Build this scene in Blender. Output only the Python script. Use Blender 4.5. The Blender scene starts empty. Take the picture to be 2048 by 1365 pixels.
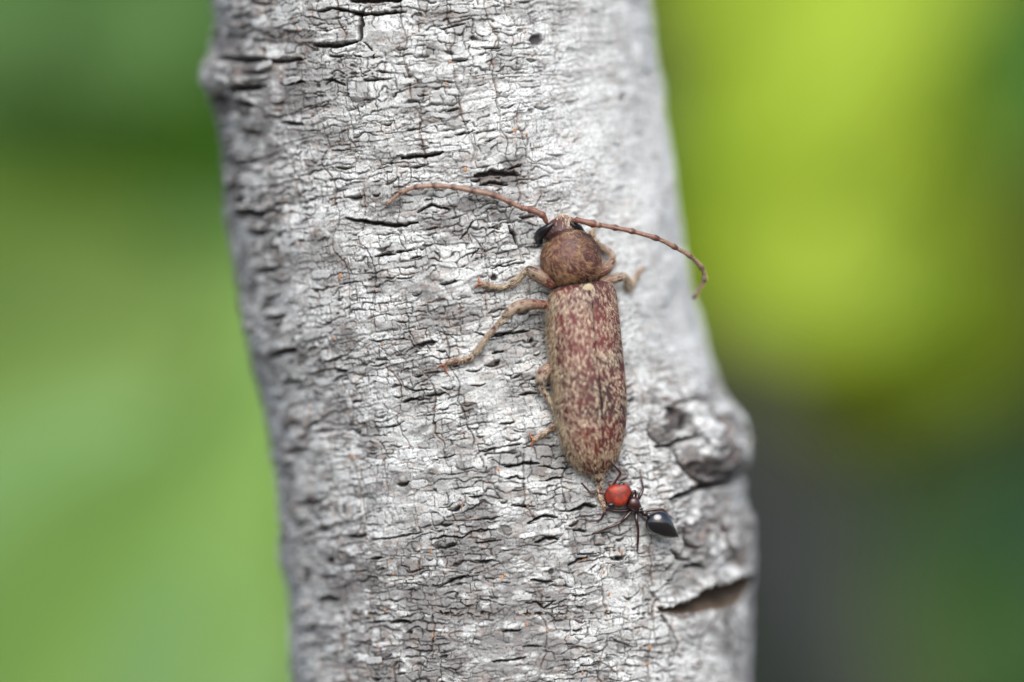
import bpy, math, random
import numpy as np
from mathutils import Vector

# ------------------------------------------------------------------ scale: 1 unit = 1 cm
S = bpy.context.scene
S.unit_settings.scale_length = 0.01
K = 0.003564            # cm per photograph pixel at the focal plane
D = 20.28               # camera to focal plane
GROUND = -70.0
random.seed(4)
RNG = np.random.RandomState(11)

# ------------------------------------------------------------------ camera
cd = bpy.data.cameras.new('camera')
cam = bpy.data.objects.new('camera', cd)
S.collection.objects.link(cam)
cam.location = (0, -D, 0)
cam.rotation_euler = (math.radians(90), 0, 0)
cd.lens = 100
cd.sensor_width = 36
cd.clip_start = 0.5
cd.clip_end = 60000
cd.dof.use_dof = True
cd.dof.focus_distance = D + 0.07
cd.dof.aperture_fstop = 0.054
cd.dof.aperture_blades = 0
S.camera = cam

# ------------------------------------------------------------------ daylight
SUN_AZ, SUN_EL = 174.0, 46.0      # azimuth clockwise from +Y (view direction)
w = bpy.data.worlds.new('World')
S.world = w
w.use_nodes = True
wn = w.node_tree.nodes
wl = w.node_tree.links
sky = wn.new('ShaderNodeTexSky')
sky.sky_type = 'NISHITA'
sky.sun_disc = False
sky.sun_elevation = math.radians(SUN_EL)
sky.sun_rotation = math.radians(SUN_AZ)
sky.air_density = 1.0
sky.dust_density = 3.0
sky.ozone_density = 1.0
wn['Background'].inputs[1].default_value = 0.10
wl.new(sky.outputs[0], wn['Background'].inputs[0])
sd = bpy.data.lights.new('sun', 'SUN')
sd.energy = 1.5
sd.angle = math.radians(55)
sd.color = (1.0, 0.985, 0.965)
sun = bpy.data.objects.new('sun', sd)
S.collection.objects.link(sun)
_a, _e = math.radians(SUN_AZ), math.radians(SUN_EL)
sdir = Vector((math.sin(_a) * math.cos(_e), math.cos(_a) * math.cos(_e), math.sin(_e)))
sun.rotation_euler = (-sdir).to_track_quat('-Z', 'Y').to_euler()
sun.location = sdir * 60
S.view_settings.view_transform = 'Standard'
S.view_settings.look = 'None'
S.view_settings.exposure = 1.06
S.view_settings.gamma = 1
S.view_settings.use_curve_mapping = False
S.render.engine = 'CYCLES'
S.cycles.max_bounces = 6
S.cycles.use_denoising = True

# ------------------------------------------------------------------ helpers
def P(x, y, d):
    """photograph position x, y at depth d behind the focal plane (all in pixels) -> point in the place"""
    x = np.asarray(x, float); y = np.asarray(y, float); d = np.asarray(d, float)
    f = 1 + d * K / D
    return np.stack([(x - 1024) * K * f, d * K + 0 * x, (682.5 - y) * K * f], -1)

def empty(name, loc, label=None, cat=None, group=None):
    o = bpy.data.objects.new(name, None)
    S.collection.objects.link(o)
    o.location = loc
    o.empty_display_size = 0.3
    tag(o, label, cat, group)
    return o

def tag(o, label=None, cat=None, group=None, kind=None):
    for k, v in (('label', label), ('category', cat), ('group', group), ('kind', kind)):
        if v:
            o[k] = v
    return o

ORIGIN = {}
def origin(o):
    while o is not None and o.parent is not None:
        o = o.parent
    return np.array(o.location) if o is not None else np.zeros(3)

def mesh(name, V, F, attrs=None, smooth=True):
    """V (n,3); F (m,3|4) array or list of lists"""
    me = bpy.data.meshes.new(name)
    V = np.ascontiguousarray(V, dtype=np.float32)
    if isinstance(F, np.ndarray):
        m, k = F.shape
        me.vertices.add(len(V)); me.vertices.foreach_set('co', V.ravel())
        me.loops.add(m * k); me.loops.foreach_set('vertex_index', F.astype(np.int32).ravel())
        me.polygons.add(m)
        me.polygons.foreach_set('loop_start', np.arange(0, m * k, k, dtype=np.int32))
        me.polygons.foreach_set('loop_total', np.full(m, k, dtype=np.int32))
        me.update(calc_edges=True)
    else:
        me.from_pydata([tuple(v) for v in V], [], [list(f) for f in F])
        me.update()
    me.polygons.foreach_set('use_smooth', np.full(len(me.polygons), smooth))
    for k, a in (attrs or {}).items():
        at = me.attributes.new(k, 'FLOAT', 'POINT')
        at.data.foreach_set('value', np.ascontiguousarray(a, dtype=np.float32).ravel())
    return me

def obj(name, V, F, mat, parent=None, attrs=None, smooth=True):
    V = np.asarray(V, float)
    if parent is not None:
        V = V - origin(parent)
    me = mesh(name, V, F, attrs, smooth)
    if mat is not None:
        me.materials.append(mat)
    o = bpy.data.objects.new(name, me)
    S.collection.objects.link(o)
    if parent is not None:
        o.parent = parent
    return o

def grid_faces(r, c, wrap=False):
    i = np.arange(r - 1)[:, None]
    j = np.arange(c if wrap else c - 1)[None, :]
    j2 = (j + 1) % c
    a = i * c + j
    b = i * c + j2
    return np.stack([a, b, b + c, a + c], -1).reshape(-1, 4)

def sstep(a, b, x):
    t = np.clip((x - a) / (b - a), 0, 1)
    return t * t * (3 - 2 * t)

def hsh(i, j, s):
    h = (i.astype(np.int64) * 374761393 + j.astype(np.int64) * 668265263 + s * 1442695041) & 0xffffffff
    h = ((h ^ (h >> 13)) * 1274126177) & 0xffffffff
    h = ((h ^ (h >> 16)) * 2246822519) & 0xffffffff
    return ((h ^ (h >> 15)) & 0xffffff) / float(0x1000000)

def noise(x, y, s=0):
    """smooth value noise, 0..1"""
    xi = np.floor(x); yi = np.floor(y)
    fx = x - xi; fy = y - yi
    fx = fx * fx * fx * (fx * (fx * 6 - 15) + 10); fy = fy * fy * fy * (fy * (fy * 6 - 15) + 10)
    a = hsh(xi, yi, s); b = hsh(xi + 1, yi, s); c = hsh(xi, yi + 1, s); d = hsh(xi + 1, yi + 1, s)
    return (a * (1 - fx) + b * fx) * (1 - fy) + (c * (1 - fx) + d * fx) * fy

def fbm(x, y, s=0, o=4, g=0.5):
    t = 0; a = 1; n = 0
    for k in range(o):
        t = t + a * noise(x * 2 ** k + 17.3 * k, y * 2 ** k - 9.1 * k, s + k); n += a; a *= g
    return t / n

def voro(x, y, sx, sy, seed, jit=0.9):
    """cells sx by sy px: distance to the cell wall in px, |vertical share| of that wall, cell hash, offset in the cell"""
    u = x / sx; v = y / sy
    iu = np.floor(u); iv = np.floor(v)
    best = np.full(u.shape, 9e9); bx = np.zeros_like(u); by = np.zeros_like(u); bh = np.zeros_like(u)
    for di in (-1, 0, 1):
        for dj in (-1, 0, 1):
            ci = iu + di; cj = iv + dj
            qx = ci + .5 + (hsh(ci, cj, seed) - .5) * jit + 0.5 * (np.mod(cj, 2))
            qy = cj + .5 + (hsh(ci, cj, seed + 7) - .5) * jit
            d = (qx - u) ** 2 + (qy - v) ** 2
            m = d < best
            best = np.where(m, d, best); bx = np.where(m, qx, bx); by = np.where(m, qy, by)
            bh = np.where(m, hsh(ci, cj, seed + 13), bh)
    edge = np.full(u.shape, 9e9); vert = np.zeros_like(u)
    for di in (-2, -1, 0, 1, 2):
        for dj in (-1, 0, 1):
            ci = iu + di; cj = iv + dj
            qx = ci + .5 + (hsh(ci, cj, seed) - .5) * jit + 0.5 * (np.mod(cj, 2))
            qy = cj + .5 + (hsh(ci, cj, seed + 7) - .5) * jit
            ex = qx - bx; ey = qy - by
            L = np.sqrt(ex * ex + ey * ey)
            ok = L > 1e-6
            L = np.where(ok, L, 1)
            nx = ex / L; ny = ey / L
            dd = ((bx + qx) / 2 - u) * nx + ((by + qy) / 2 - v) * ny
            gx = nx / sx; gy = ny / sy
            g = np.sqrt(gx * gx + gy * gy) + 1e-12
            dpx = np.where(ok, dd / g, 9e9)
            m = dpx < edge
            edge = np.where(m, dpx, edge); vert = np.where(m, np.abs(gx) / g, vert)
    return edge, vert, bh, (u - bx), (v - by)

# ------------------------------------------------------------------ materials
def new_mat(name):
    m = bpy.data.materials.new(name)
    m.use_nodes = True
    nt = m.node_tree
    return m, nt, nt.nodes['Principled BSDF']

def node(nt, t, **kw):
    n = nt.nodes.new(t)
    for k, v in kw.items():
        if k.startswith('i_'):
            n.inputs[k[2:].replace('_', ' ')].default_value = v
        else:
            setattr(n, k, v)
    return n

def ramp(nt, stops):
    r = nt.nodes.new('ShaderNodeValToRGB')
    e = r.color_ramp.elements
    while len(e) < len(stops):
        e.new(0.5)
    for el, (p, c) in zip(e, stops):
        el.position = p
        el.color = (*c, 1) if len(c) == 3 else c
    return r

def mixc(nt, fac, a, b, mode='MIX'):
    m = nt.nodes.new('ShaderNodeMix')
    m.data_type = 'RGBA'
    m.blend_type = mode
    for s, v in ((m.inputs[0], fac), (m.inputs[6], a), (m.inputs[7], b)):
        if hasattr(v, 'is_linked') or hasattr(v, 'links'):
            nt.links.new(v, s)
        elif isinstance(v, (int, float)):
            s.default_value = v
        else:
            s.default_value = (*v, 1)
    return m.outputs[2]

def attr(nt, name):
    a = nt.nodes.new('ShaderNodeAttribute')
    a.attribute_name = name
    return a.outputs['Fac']

def tex(nt, scale, detail=3, rough=0.6, vec=None, dist=0.0):
    n = nt.nodes.new('ShaderNodeTexNoise')
    n.inputs['Scale'].default_value = scale
    n.inputs['Detail'].default_value = detail
    n.inputs['Roughness'].default_value = rough
    n.inputs['Distortion'].default_value = dist
    if vec is None:
        g = nt.nodes.new('ShaderNodeNewGeometry')
        vec = g.outputs['Position']
    nt.links.new(vec, n.inputs['Vector'])
    return n.outputs['Fac']

def bump(nt, bsdf, h, strength=0.3, dist=0.01):
    b = nt.nodes.new('ShaderNodeBump')
    b.inputs['Strength'].default_value = strength
    b.inputs['Distance'].default_value = dist
    nt.links.new(h, b.inputs['Height'])
    nt.links.new(b.outputs[0], bsdf.inputs['Normal'])

def bark_material():
    m, nt, b = new_mat('grey_bark')
    L = nt.links
    fine = tex(nt, 60, 4, 0.7)
    mid = tex(nt, 14, 3, 0.6)
    base = mixc(nt, mid, (0.54, 0.565, 0.565), (0.69, 0.715, 0.71))
    r = ramp(nt, [(0.34, (0.34, 0.33, 0.34)), (0.49, (1, 1, 1)), (0.7, (1.12, 1.12, 1.11))])
    L.new(fine, r.inputs[0])
    base = mixc(nt, 1.0, base, r.outputs[0], 'MULTIPLY')
    base = mixc(nt, attr(nt, 'tint'), base, (0.37, 0.375, 0.37))
    # weathered brown-grey patches, plus painted shade under the knot's boss
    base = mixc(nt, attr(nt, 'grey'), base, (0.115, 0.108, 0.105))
    base = mixc(nt, attr(nt, 'warm'), base, (0.30, 0.19, 0.13))
    # tiny black spores
    v = nt.nodes.new('ShaderNodeTexVoronoi'); v.inputs['Scale'].default_value = 22
    g = nt.nodes.new('ShaderNodeNewGeometry'); L.new(g.outputs['Position'], v.inputs['Vector'])
    rv = ramp(nt, [(0.10, (1, 1, 1)), (0.2, (0, 0, 0))]); L.new(v.outputs['Distance'], rv.inputs[0])
    big = tex(nt, 5, 2); rb = ramp(nt, [(0.52, (0, 0, 0)), (0.66, (0.8, 0.8, 0.8))]); L.new(big, rb.inputs[0])
    mm = nt.nodes.new('ShaderNodeMath'); mm.operation = 'MULTIPLY'
    L.new(rv.outputs[0], mm.inputs[0]); L.new(rb.outputs[0], mm.inputs[1])
    base = mixc(nt, mm.outputs[0], base, (0.09, 0.08, 0.09))
    # exposed inner bark in the fissures, plus painted shade under boss and budscar
    base = mixc(nt, attr(nt, 'crack'), base, (0.030, 0.024, 0.024))
    base = mixc(nt, attr(nt, 'wood'), base, mixc(nt, tex(nt, 12, 5, .75), (0.030, 0.020, 0.014), (0.17, 0.12, 0.08)))
    L.new(base, b.inputs['Base Color'])
    b.inputs['Roughness'].default_value = 0.78
    b.inputs['Specular IOR Level'].default_value = 0.25
    bump(nt, b, fine, 0.5, 0.006)
    return m

def chitin(name, c1, c2, scale, rough=0.35, spots=None, coat=0.0, bumpd=0.0):
    m, nt, b = new_mat(name)
    n = tex(nt, scale, 4, 0.6)
    r = ramp(nt, [(0.38, c1), (0.62, c2)])
    nt.links.new(n, r.inputs[0])
    col = r.outputs[0]
    if spots:
        sc, thr, c3 = spots
        v = nt.nodes.new('ShaderNodeTexVoronoi'); v.inputs['Scale'].default_value = sc
        g = nt.nodes.new('ShaderNodeNewGeometry'); nt.links.new(g.outputs['Position'], v.inputs['Vector'])
        rv = ramp(nt, [(thr, (1, 1, 1)), (thr + .08, (0, 0, 0))]); nt.links.new(v.outputs['Distance'], rv.inputs[0])
        col = mixc(nt, rv.outputs[0], col, c3)
    col = mixc(nt, attr(nt, 'dark'), col, (0.018, 0.008, 0.010))
    col = mixc(nt, attr(nt, 'red'), col, (0.13, 0.022, 0.014))
    nt.links.new(col, b.inputs['Base Color'])
    b.inputs['Roughness'].default_value = rough
    b.inputs['Coat Weight'].default_value = coat
    b.inputs['Coat Roughness'].default_value = 0.12
    if bumpd:
        bump(nt, b, tex(nt, 90, 2), 0.6, bumpd)
    return m

def hair_material(name, c0, c1, rough=0.45):
    m, nt, b = new_mat(name)
    c = mixc(nt, attr(nt, 'tone'), c0, c1)
    nt.links.new(c, b.inputs['Base Color'])
    b.inputs['Roughness'].default_value = rough
    b.inputs['Specular IOR Level'].default_value = 0.4
    return m

def leaf_material(name, c1, c2, trans=0.35, scale=0.5):
    m, nt, b = new_mat(name)
    n = tex(nt, scale, 4, 0.6)
    col = mixc(nt, n, c1, c2)
    nt.links.new(col, b.inputs['Base Color'])
    b.inputs['Roughness'].default_value = 0.5
    b.inputs['Specular IOR Level'].default_value = 0.12
    t = nt.nodes.new('ShaderNodeBsdfTranslucent')
    nt.links.new(col, t.inputs[0])
    mx = nt.nodes.new('ShaderNodeMixShader'); mx.inputs[0].default_value = trans
    nt.links.new(b.outputs[0], mx.inputs[1]); nt.links.new(t.outputs[0], mx.inputs[2])
    nt.links.new(mx.outputs[0], nt.nodes['Material Output'].inputs[0])
    return m

def plain(name, c, rough=0.6, c2=None, scale=2.0):
    m, nt, b = new_mat(name)
    if c2:
        nt.links.new(mixc(nt, tex(nt, scale, 5, 0.65), c, c2), b.inputs['Base Color'])
    else:
        b.inputs['Base Color'].default_value = (*c, 1)
    b.inputs['Roughness'].default_value = rough
    return m

BARK = bark_material()
M_ELY = chitin('beetle_wing_case', (0.040, 0.014, 0.012), (0.120, 0.021, 0.018), 2.6, 0.5, bumpd=0.006)
M_BODY = chitin('beetle_body', (0.030, 0.013, 0.015), (0.085, 0.027, 0.022), 6, 0.5, bumpd=0.006)
M_LEG = chitin('beetle_leg', (0.20, 0.15, 0.105), (0.35, 0.285, 0.205), 9, 0.55, spots=(19, 0.31, (0.07, 0.02, 0.015)))
M_ANT_SEG = chitin('beetle_antenna', (0.24, 0.145, 0.105), (0.36, 0.245, 0.18), 12, 0.5)
M_EYE = chitin('beetle_eye', (0.008, 0.008, 0.010), (0.014, 0.014, 0.018), 20, 0.28)
M_CLAW = chitin('beetle_claw', (0.26, 0.07, 0.02), (0.38, 0.12, 0.03), 9, 0.4)
H_CREAM = hair_material('cream_hair', (0.38, 0.27, 0.14), (0.72, 0.62, 0.47))
H_GOLD = hair_material('golden_hair', (0.24, 0.12, 0.06), (0.58, 0.41, 0.24))
M_SCUT = plain('scutellum_felt', (0.34, 0.27, 0.16), 0.9, (0.50, 0.43, 0.29), 30)
M_SPECK = plain('orange_alga', (0.30, 0.12, 0.04), 0.85, (0.46, 0.30, 0.18), 30)

# ------------------------------------------------------------------ the trunk: profile
vy = np.array([-16000, -2500, -300, 0, 60, 110, 150, 190, 230, 300, 400, 500, 600, 700, 800, 900, 1000, 1100, 1200, 1300, 1365, 1700, 4000, 20000.])
vl = np.array([380, 330, 405, 420, 428, 424, 420, 424, 434, 443, 449, 459, 476, 497, 520, 539, 553, 564, 575, 581, 583, 590, 600, 500.])
ry = np.array([-16000, -2500, -300, 0, 100, 200, 300, 400, 500, 600, 650, 700, 750, 800, 850, 900, 940, 980, 1020, 1060, 1100, 1150, 1200, 1300, 1365, 1700, 4000, 20000.])
rx = np.array([1050, 1180, 1290, 1303, 1310, 1325, 1344, 1358, 1374, 1391, 1401, 1414, 1429, 1447, 1462, 1474, 1477, 1480, 1486, 1496, 1503, 1505, 1503, 1499, 1498, 1510, 1560, 1750.])
def smooth_interp(v, xs, ys):
    o = 0
    for k, wt in ((-18, .25), (0, .5), (18, .25)):
        o = o + wt * np.interp(v + k, xs, ys)
    return o
def edges(v):
    l = smooth_interp(v, vy, vl); r = smooth_interp(v, ry, rx)
    return (l + r) / 2, (r - l) / 2
DEPTH_B, SHEAR = 1.36, 0.035
def base_depth(th, hw):
    """depth in px of the trunk surface at angle th"""
    b = DEPTH_B / K * hw / 460.
    return b * (1 - np.cos(th)) + SHEAR * hw * np.sin(th)

th_f = np.concatenate([np.linspace(-1.75, -1.1, 85, endpoint=False), np.linspace(-1.1, 1.05, 560, endpoint=False), np.linspace(1.05, 1.75, 95)])
th_b = np.linspace(1.75, 2 * math.pi - 1.75, 42)[1:-1]
TH = np.concatenate([th_f, th_b])
V0, V1, DV = -70.0, 1436.0, 1.75
vd = np.arange(V0, V1, DV)
up = V0 - np.cumsum(np.geomspace(2.2, 900, 46)); dn = V1 + np.cumsum(np.geomspace(2.2, 950, 48))
dn = dn[dn < 19000]
dn = np.append(dn, (-GROUND + 1.5) / K + 682.5) if dn[-1] < (-GROUND + 1.5) / K + 682.5 else dn
VV = np.concatenate([up[::-1], vd, dn])
R0 = len(up)
NR, NC = len(VV), len(TH)
cV, hV = edges(VV)
th2 = np.broadcast_to(TH[None, :], (NR, NC)); v2 = np.broadcast_to(VV[:, None], (NR, NC))
c2 = cV[:, None]; h2 = hV[:, None]
px = c2 + h2 * np.sin(th2)
dep = base_depth(th2, h2)
slope = np.gradient(cV, VV)[:, None]
slope = np.clip(slope, -.2, .2)
A2 = 460. * th2 * (h2 / 460.) ** .5            # arc length across
B2 = v2 + slope * (px - c2) * 0.9              # along, rows square to the axis
front = np.abs(th2) < 1.52

H = np.zeros((NR, NC)); crack = np.zeros((NR, NC)); tint = np.zeros((NR, NC)); grey = np.zeros((NR, NC))
warm = np.zeros((NR, NC)); wood = np.zeros((NR, NC))
# domain warp
wx = (fbm(A2 / 42, B2 / 42, 3, 3) - .5) * 22 + (fbm(A2 / 11, B2 / 11, 23, 2) - .5) * 4
wy = (fbm(A2 / 60, B2 / 30, 5, 3) - .5) * 17 + (fbm(A2 / 13, B2 / 9, 29, 2) - .5) * 3
xa, yb = A2 + wx, B2 + wy
# how rough the bark is: coarse at the far left, smooth and pale up the right flank
rough_l = sstep(-250, -560, A2)
smooth_r = sstep(60, 360, A2) * sstep(840, 640, v2) * 0.8
# knot region on the right, with its own skin
knot = np.exp(-(((px - 1415) / 85) ** 2 + ((v2 - 890) / 85) ** 2)) * front
knot2 = np.exp(-(((px - 1430) / 80) ** 2 + ((v2 - 1075) / 75) ** 2)) * front
kn = np.clip(knot + knot2, 0, 1)
fade = 1 - sstep(.25, .75, kn)

# big plates
e, vt, hh, ox, oy = voro(xa, yb, 92, 30, 41)
amt = sstep(.40, .66, fbm(A2 / 120, B2 / 60, 61, 3)) * (1 - .6 * smooth_r) * (.25 + .9 * rough_l)
wd = (3.2 * (1 - vt) + 2.0 * vt) * (.4 + 1.3 * noise(xa / 24, yb / 18, 77))
c = sstep(1, 0, e / (wd + .6)) * amt * fade
H -= 8 * c; crack = np.maximum(crack, c)
H += (oy * 3.6 * (0.3 + hh) + (hh - .5) * 3) * sstep(0, 5, e) * amt * fade * (1 + rough_l)
tint += (hh - .5) * .5
# middle plates: brick-like rows of thin dashes with short upright splits
def bricks(h, w_, seed, wmax, dep_, amt, cover, tilt):
    """rows about h px high, pieces about w_ px wide; cover = share of the joints that are open"""
    global H, crack, tint
    xx = A2 + wx * .8 + (fbm(A2 / 9, B2 / 7, seed + 1, 2) - .5) * 5
    yy = B2 + wy * 1.1 + (fbm(A2 / 7, B2 / 7, seed + 2, 2) - .5) * 3.2
    k0 = np.floor(yy / h)
    def bound(k):
        return (k + (noise(xx / 26, k * 1.37 + .5, seed + 3) - .5) * 1.05 + (hsh(k, k * 0, seed) - .5) * .3) * h
    c = np.zeros_like(H); below = np.full(H.shape, -9e9); kk = np.zeros_like(H); above = np.full(H.shape, 9e9)
    for dk in (-1, 0, 1, 2):
        k = k0 + dk
        yb_ = bound(k)
        n_ = noise(xx / 14, k * 2.71 + 7, seed + 5) * .75 + noise(xx / 6, k * 5.1, seed + 6) * .25
        wk = wmax * sstep(1 - cover - .16, 1 - cover + .32, n_)
        d_ = np.abs(yy - yb_)
        c = np.maximum(c, sstep(1, .1, d_ / (wk + .3)) * sstep(.25, 1.1, wk))
        m = (yb_ <= yy) & (yb_ > below)
        below = np.where(m, yb_, below); kk = np.where(m, k, kk)
        above = np.where(yb_ > yy, np.minimum(above, yb_), above)
    row_t = np.clip((yy - below) / np.maximum(above - below, 2), 0, 1)
    u = xx / w_ + hsh(kk, kk * 0, seed + 8) * 3
    iu = np.floor(u)
    bid = np.zeros_like(H); dj = np.full(H.shape, 9e9); on = np.zeros_like(H)
    for di in (0, 1):
        q = iu + di
        jx = q + (hsh(q, kk, seed + 9) - .5) * .7
        d_ = np.abs(u - jx) * w_
        m = d_ < dj
        dj = np.where(m, d_, dj); on = np.where(m, (hsh(q, kk, seed + 10) < cover + .22), on)
    wk = wmax * .62 * (.4 + noise(xx / 5, yy / 8, seed + 11))
    c = np.maximum(c, sstep(1, .15, dj / (wk + .3)) * on * .9)
    jx0 = iu + (hsh(iu, kk, seed + 9) - .5) * .7
    bid = np.where(u < jx0, iu - 1, iu)
    hh = hsh(bid, kk, seed + 12)
    c = c * amt
    H = H - dep_ * c + ((row_t - .5) * tilt * (.3 + hh) + (hh - .5) * tilt * .9) * (1 - c) * amt
    crack = np.maximum(crack, c * .97)
    tint = tint + (hh - .5) * .75 * amt
dens = sstep(.22, .5, fbm(A2 / 90, B2 / 70, 161, 3)) * (1 - .8 * smooth_r) * fade
bricks(14.0, 34, 1001, 2.6, 4.6, dens, .55, 2.6)
dens2 = sstep(.30, .5, fbm(A2 / 70, B2 / 60, 171, 3)) * (1 - .7 * smooth_r) * fade
bricks(9.0, 22, 1101, 1.8, 2.8, dens2 * .8, .40, 1.4)
# small plates
e, vt, hh, ox, oy = voro(A2 + wx * .6, B2 + wy * .6 + 50, 19, 9, 211)
amt = .8 * sstep(.58, .68, fbm(A2 / 60, B2 / 60, 261, 3)) * (1 - .4 * smooth_r)
wd = 1.7 * (.35 + noise(xa / 15, yb / 9, 231))
c = sstep(1, 0, e / wd) * amt
H -= 3.0 * c; crack = np.maximum(crack, c * .6)
H += (oy * 2.2 + (hh - .5) * 1.4) * sstep(0, 2.5, e) * amt
tint += (hh - .5) * .25
# long vertical seams, with warm inner bark
vs = A2 + (fbm(A2 / 200, B2 / 75, 303, 4) - .5) * 60
cell = np.floor(vs / 74.); f = (vs / 74. - cell - .5) * 74 + (hsh(cell, cell * 0, 5) - .5) * 34
on = sstep(.42, .58, fbm(cell * 7.7 + 0 * A2, B2 / 140, 313, 2))
wv = 2.6 * (.35 + 1.2 * noise(cell * 3.1 + A2 / 300, B2 / 22, 317))
c = sstep(1, 0, np.abs(f) / wv) * on * fade * (1 - .7 * smooth_r)
H -= 6 * c; crack = np.maximum(crack, c * .75)
warm = np.maximum(warm, np.exp(-(f / 6.5) ** 2) * on * sstep(.5, .75, fbm(A2 / 25, B2 / 22, 331, 2)) * .4 * (1 - .6 * smooth_r))
# lens-shaped slots with an overhanging upper lip, scattered
def slots(sx, sy, seed, prob, ln, wdt, depth, mask):
    global H, crack
    u = xa / sx; v = yb / sy
    iu, iv = np.floor(u), np.floor(v)
    for di in (-1, 0, 1):
        for dj in (-1, 0, 1):
            ci, cj = iu + di, iv + dj
            on_ = hsh(ci, cj, seed) < prob
            qx = (ci + .2 + .6 * hsh(ci, cj, seed + 1)) * sx; qy = (cj + .2 + .6 * hsh(ci, cj, seed + 2)) * sy
            l = ln * (.5 + hsh(ci, cj, seed + 3)); w_ = wdt * (.5 + hsh(ci, cj, seed + 4))
            dx = (xa - qx) / l; dy = (yb - qy + 3 * (dx * dx))
            t = np.clip(1 - dx * dx, 0, 1)
            s_ = on_ * sstep(1, .15, np.abs(dy) / (w_ * t + .01)) * (t > 0) * mask
            lip = on_ * np.exp(-((dy + w_ * 1.7) / (w_ * 1.2)) ** 2) * t * mask
            H = H - depth * s_ + lip * w_ * .8
            crack = np.maximum(crack, s_)
slots(86, 44, 501, .34, 18, 3.2, 11, fade * (1 - .75 * smooth_r))
slots(150, 85, 541, .45, 30, 6.5, 20, fade * rough_l)
slots(60, 34, 571, .25, 11, 2.0, 7, fade * (1 - .6 * smooth_r))

# weathered patches
g = sstep(.51, .66, fbm(A2 / 70, B2 / 34, 401, 4)) * .65
g += sstep(.56, .66, fbm(A2 / 30, B2 / 16, 421, 3)) * .5
g *= (1 - .8 * smooth_r)
low = sstep(980, 1120, v2) * sstep(620, 760, px) * sstep(1180, 1050, px)
band = np.exp(-(((px - 905) / 75) ** 2 + ((v2 - 632) / 34) ** 2)) * front
band2 = np.exp(-(((px - 1000) / 55) ** 2 + ((v2 - 357) / 20) ** 2)) * front
band3 = np.exp(-(((px - 1115) / 40) ** 2 + ((v2 - 930) / 45) ** 2)) * front
tl = sstep(-150, -420, A2) * sstep(420, 200, v2)
g2 = g + (low * .8 + band * 1.0 + band2 * 1.8 + band3 * .6 + tl * .35 + rough_l * .22) * sstep(.2, .55, fbm(A2 / 22, B2 / 12, 431, 3))
for x0, y0, r0, r1 in ((901, 1116, 24, 20), (953, 1111, 22, 17), (943, 1221, 20, 12), (1379, 1067, 24, 20), (580, 843, 28, 9), (938, 818, 21, 13), (1010, 1060, 14, 11), (1162, 1044, 13, 14), (1170, 1160, 22, 14), (1190, 1188, 20, 15)):
    rr = np.sqrt(((px - x0) / r0) ** 2 + ((v2 - y0) / r1) ** 2) + (fbm(A2 / 9, B2 / 9, 451, 2) - .5) * .5
    m_ = sstep(1.05, .8, rr) * front
    g2 = g2 + .6 * m_ * (.6 + .8 * (fbm(A2 / 5, B2 / 5, 461, 2)))
    ring = np.exp(-((rr - 1.05) / .1) ** 2) * front
    H += ring * 2.0 - m_ * 1.5
grey = np.clip(g2, 0, 1) * .8
warm = np.maximum(warm, sstep(.62, .72, fbm(A2 / 20, B2 / 16, 481, 3)) * .2)

def patch(x0, y0, rx_, ry_, amt, rough=.9):
    global grey
    rr = np.sqrt(((px - x0) / rx_) ** 2 + ((v2 - y0) / ry_) ** 2) + (fbm(px / 11, v2 / 11, 771, 3) - .5) * rough
    global crack
    sp_ = sstep(1.15, .65, rr) * amt * front
    grey = np.maximum(grey, sp_)
    if x0 > 1300 and y0 < 1000: crack = np.maximum(crack, sp_ ** 1.5 * .62)
for a_ in ((1345, 838, 24, 26, 1), (1318, 872, 20, 16, .8), (1385, 938, 42, 22, .95), (1360, 915, 22, 22, .6), (1425, 930, 38, 20, .8), (1462, 948, 30, 14, 1), (1432, 850, 20, 22, .6), (1420, 885, 15, 22, .7), (1440, 905, 16, 12, .8), (1395, 800, 26, 12, .55),  # the patch below the boss's overhang is shade put into the colour
           (1365, 1070, 30, 26, .8), (1405, 1060, 22, 30, .5), (1450, 1100, 20, 30, .55), (1480, 1060, 14, 40, .5), (1440, 1030, 26, 10, .6), (1390, 1110, 20, 8, .6), (1480, 1140, 16, 22, .45), (1400, 1250, 30, 14, .5), (1455, 1260, 26, 22, .4), (1345, 1290, 20, 12, .4),
           (480, 90, 60, 22, .8), (500, 140, 60, 16, .95), (470, 215, 50, 24, .9), (990, 356, 52, 18, 1), (906, 630, 70, 24, .75), (870, 650, 40, 14, .6), (520, 430, 60, 16, .6), (760, 445, 80, 12, .6), (440, 300, 20, 60, .5), (600, 100, 70, 24, .45), (650, 45, 60, 14, .5), (590, 190, 60, 22, .5), (700, 130, 30, 20, .45), (470, 320, 40, 14, .6), (470, 395, 22, 26, .7), (690, 450, 120, 12, .45), (560, 600, 40, 20, .35), (600, 845, 50, 14, .5), (700, 720, 40, 16, .4)):
    patch(*a_)
# the knot: a boss with folds and rings
H += 40 * knot + 22 * knot2 + 18 * np.exp(-(((px - 1330) / 110) ** 2 + ((v2 - 1010) / 130) ** 2)) * front
rk = np.sqrt(((px - 1412) / 1.0) ** 2 + ((v2 - 905) / .9) ** 2) + (fbm(px / 26, v2 / 26, 601, 3) - .5) * 44
ringk = np.sin(rk / 6.5) * sstep(.12, .5, knot)
H += ringk * 4.5
rk2 = np.sqrt(((px - 1400) / .85) ** 2 + ((v2 - 1075)) ** 2) + (fbm(px / 26, v2 / 26, 611, 3) - .5) * 50
H += np.sin(rk2 / 5.2) * 3.6 * sstep(.15, .5, knot2)
H += (fbm(px / 14, v2 / 14, 621, 3) - .5) * 14 * kn
grey = np.clip(grey + kn * .75 * sstep(.48, .62, fbm(px / 24, v2 / 20, 631, 3)) * .9, 0, 1.1)
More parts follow.
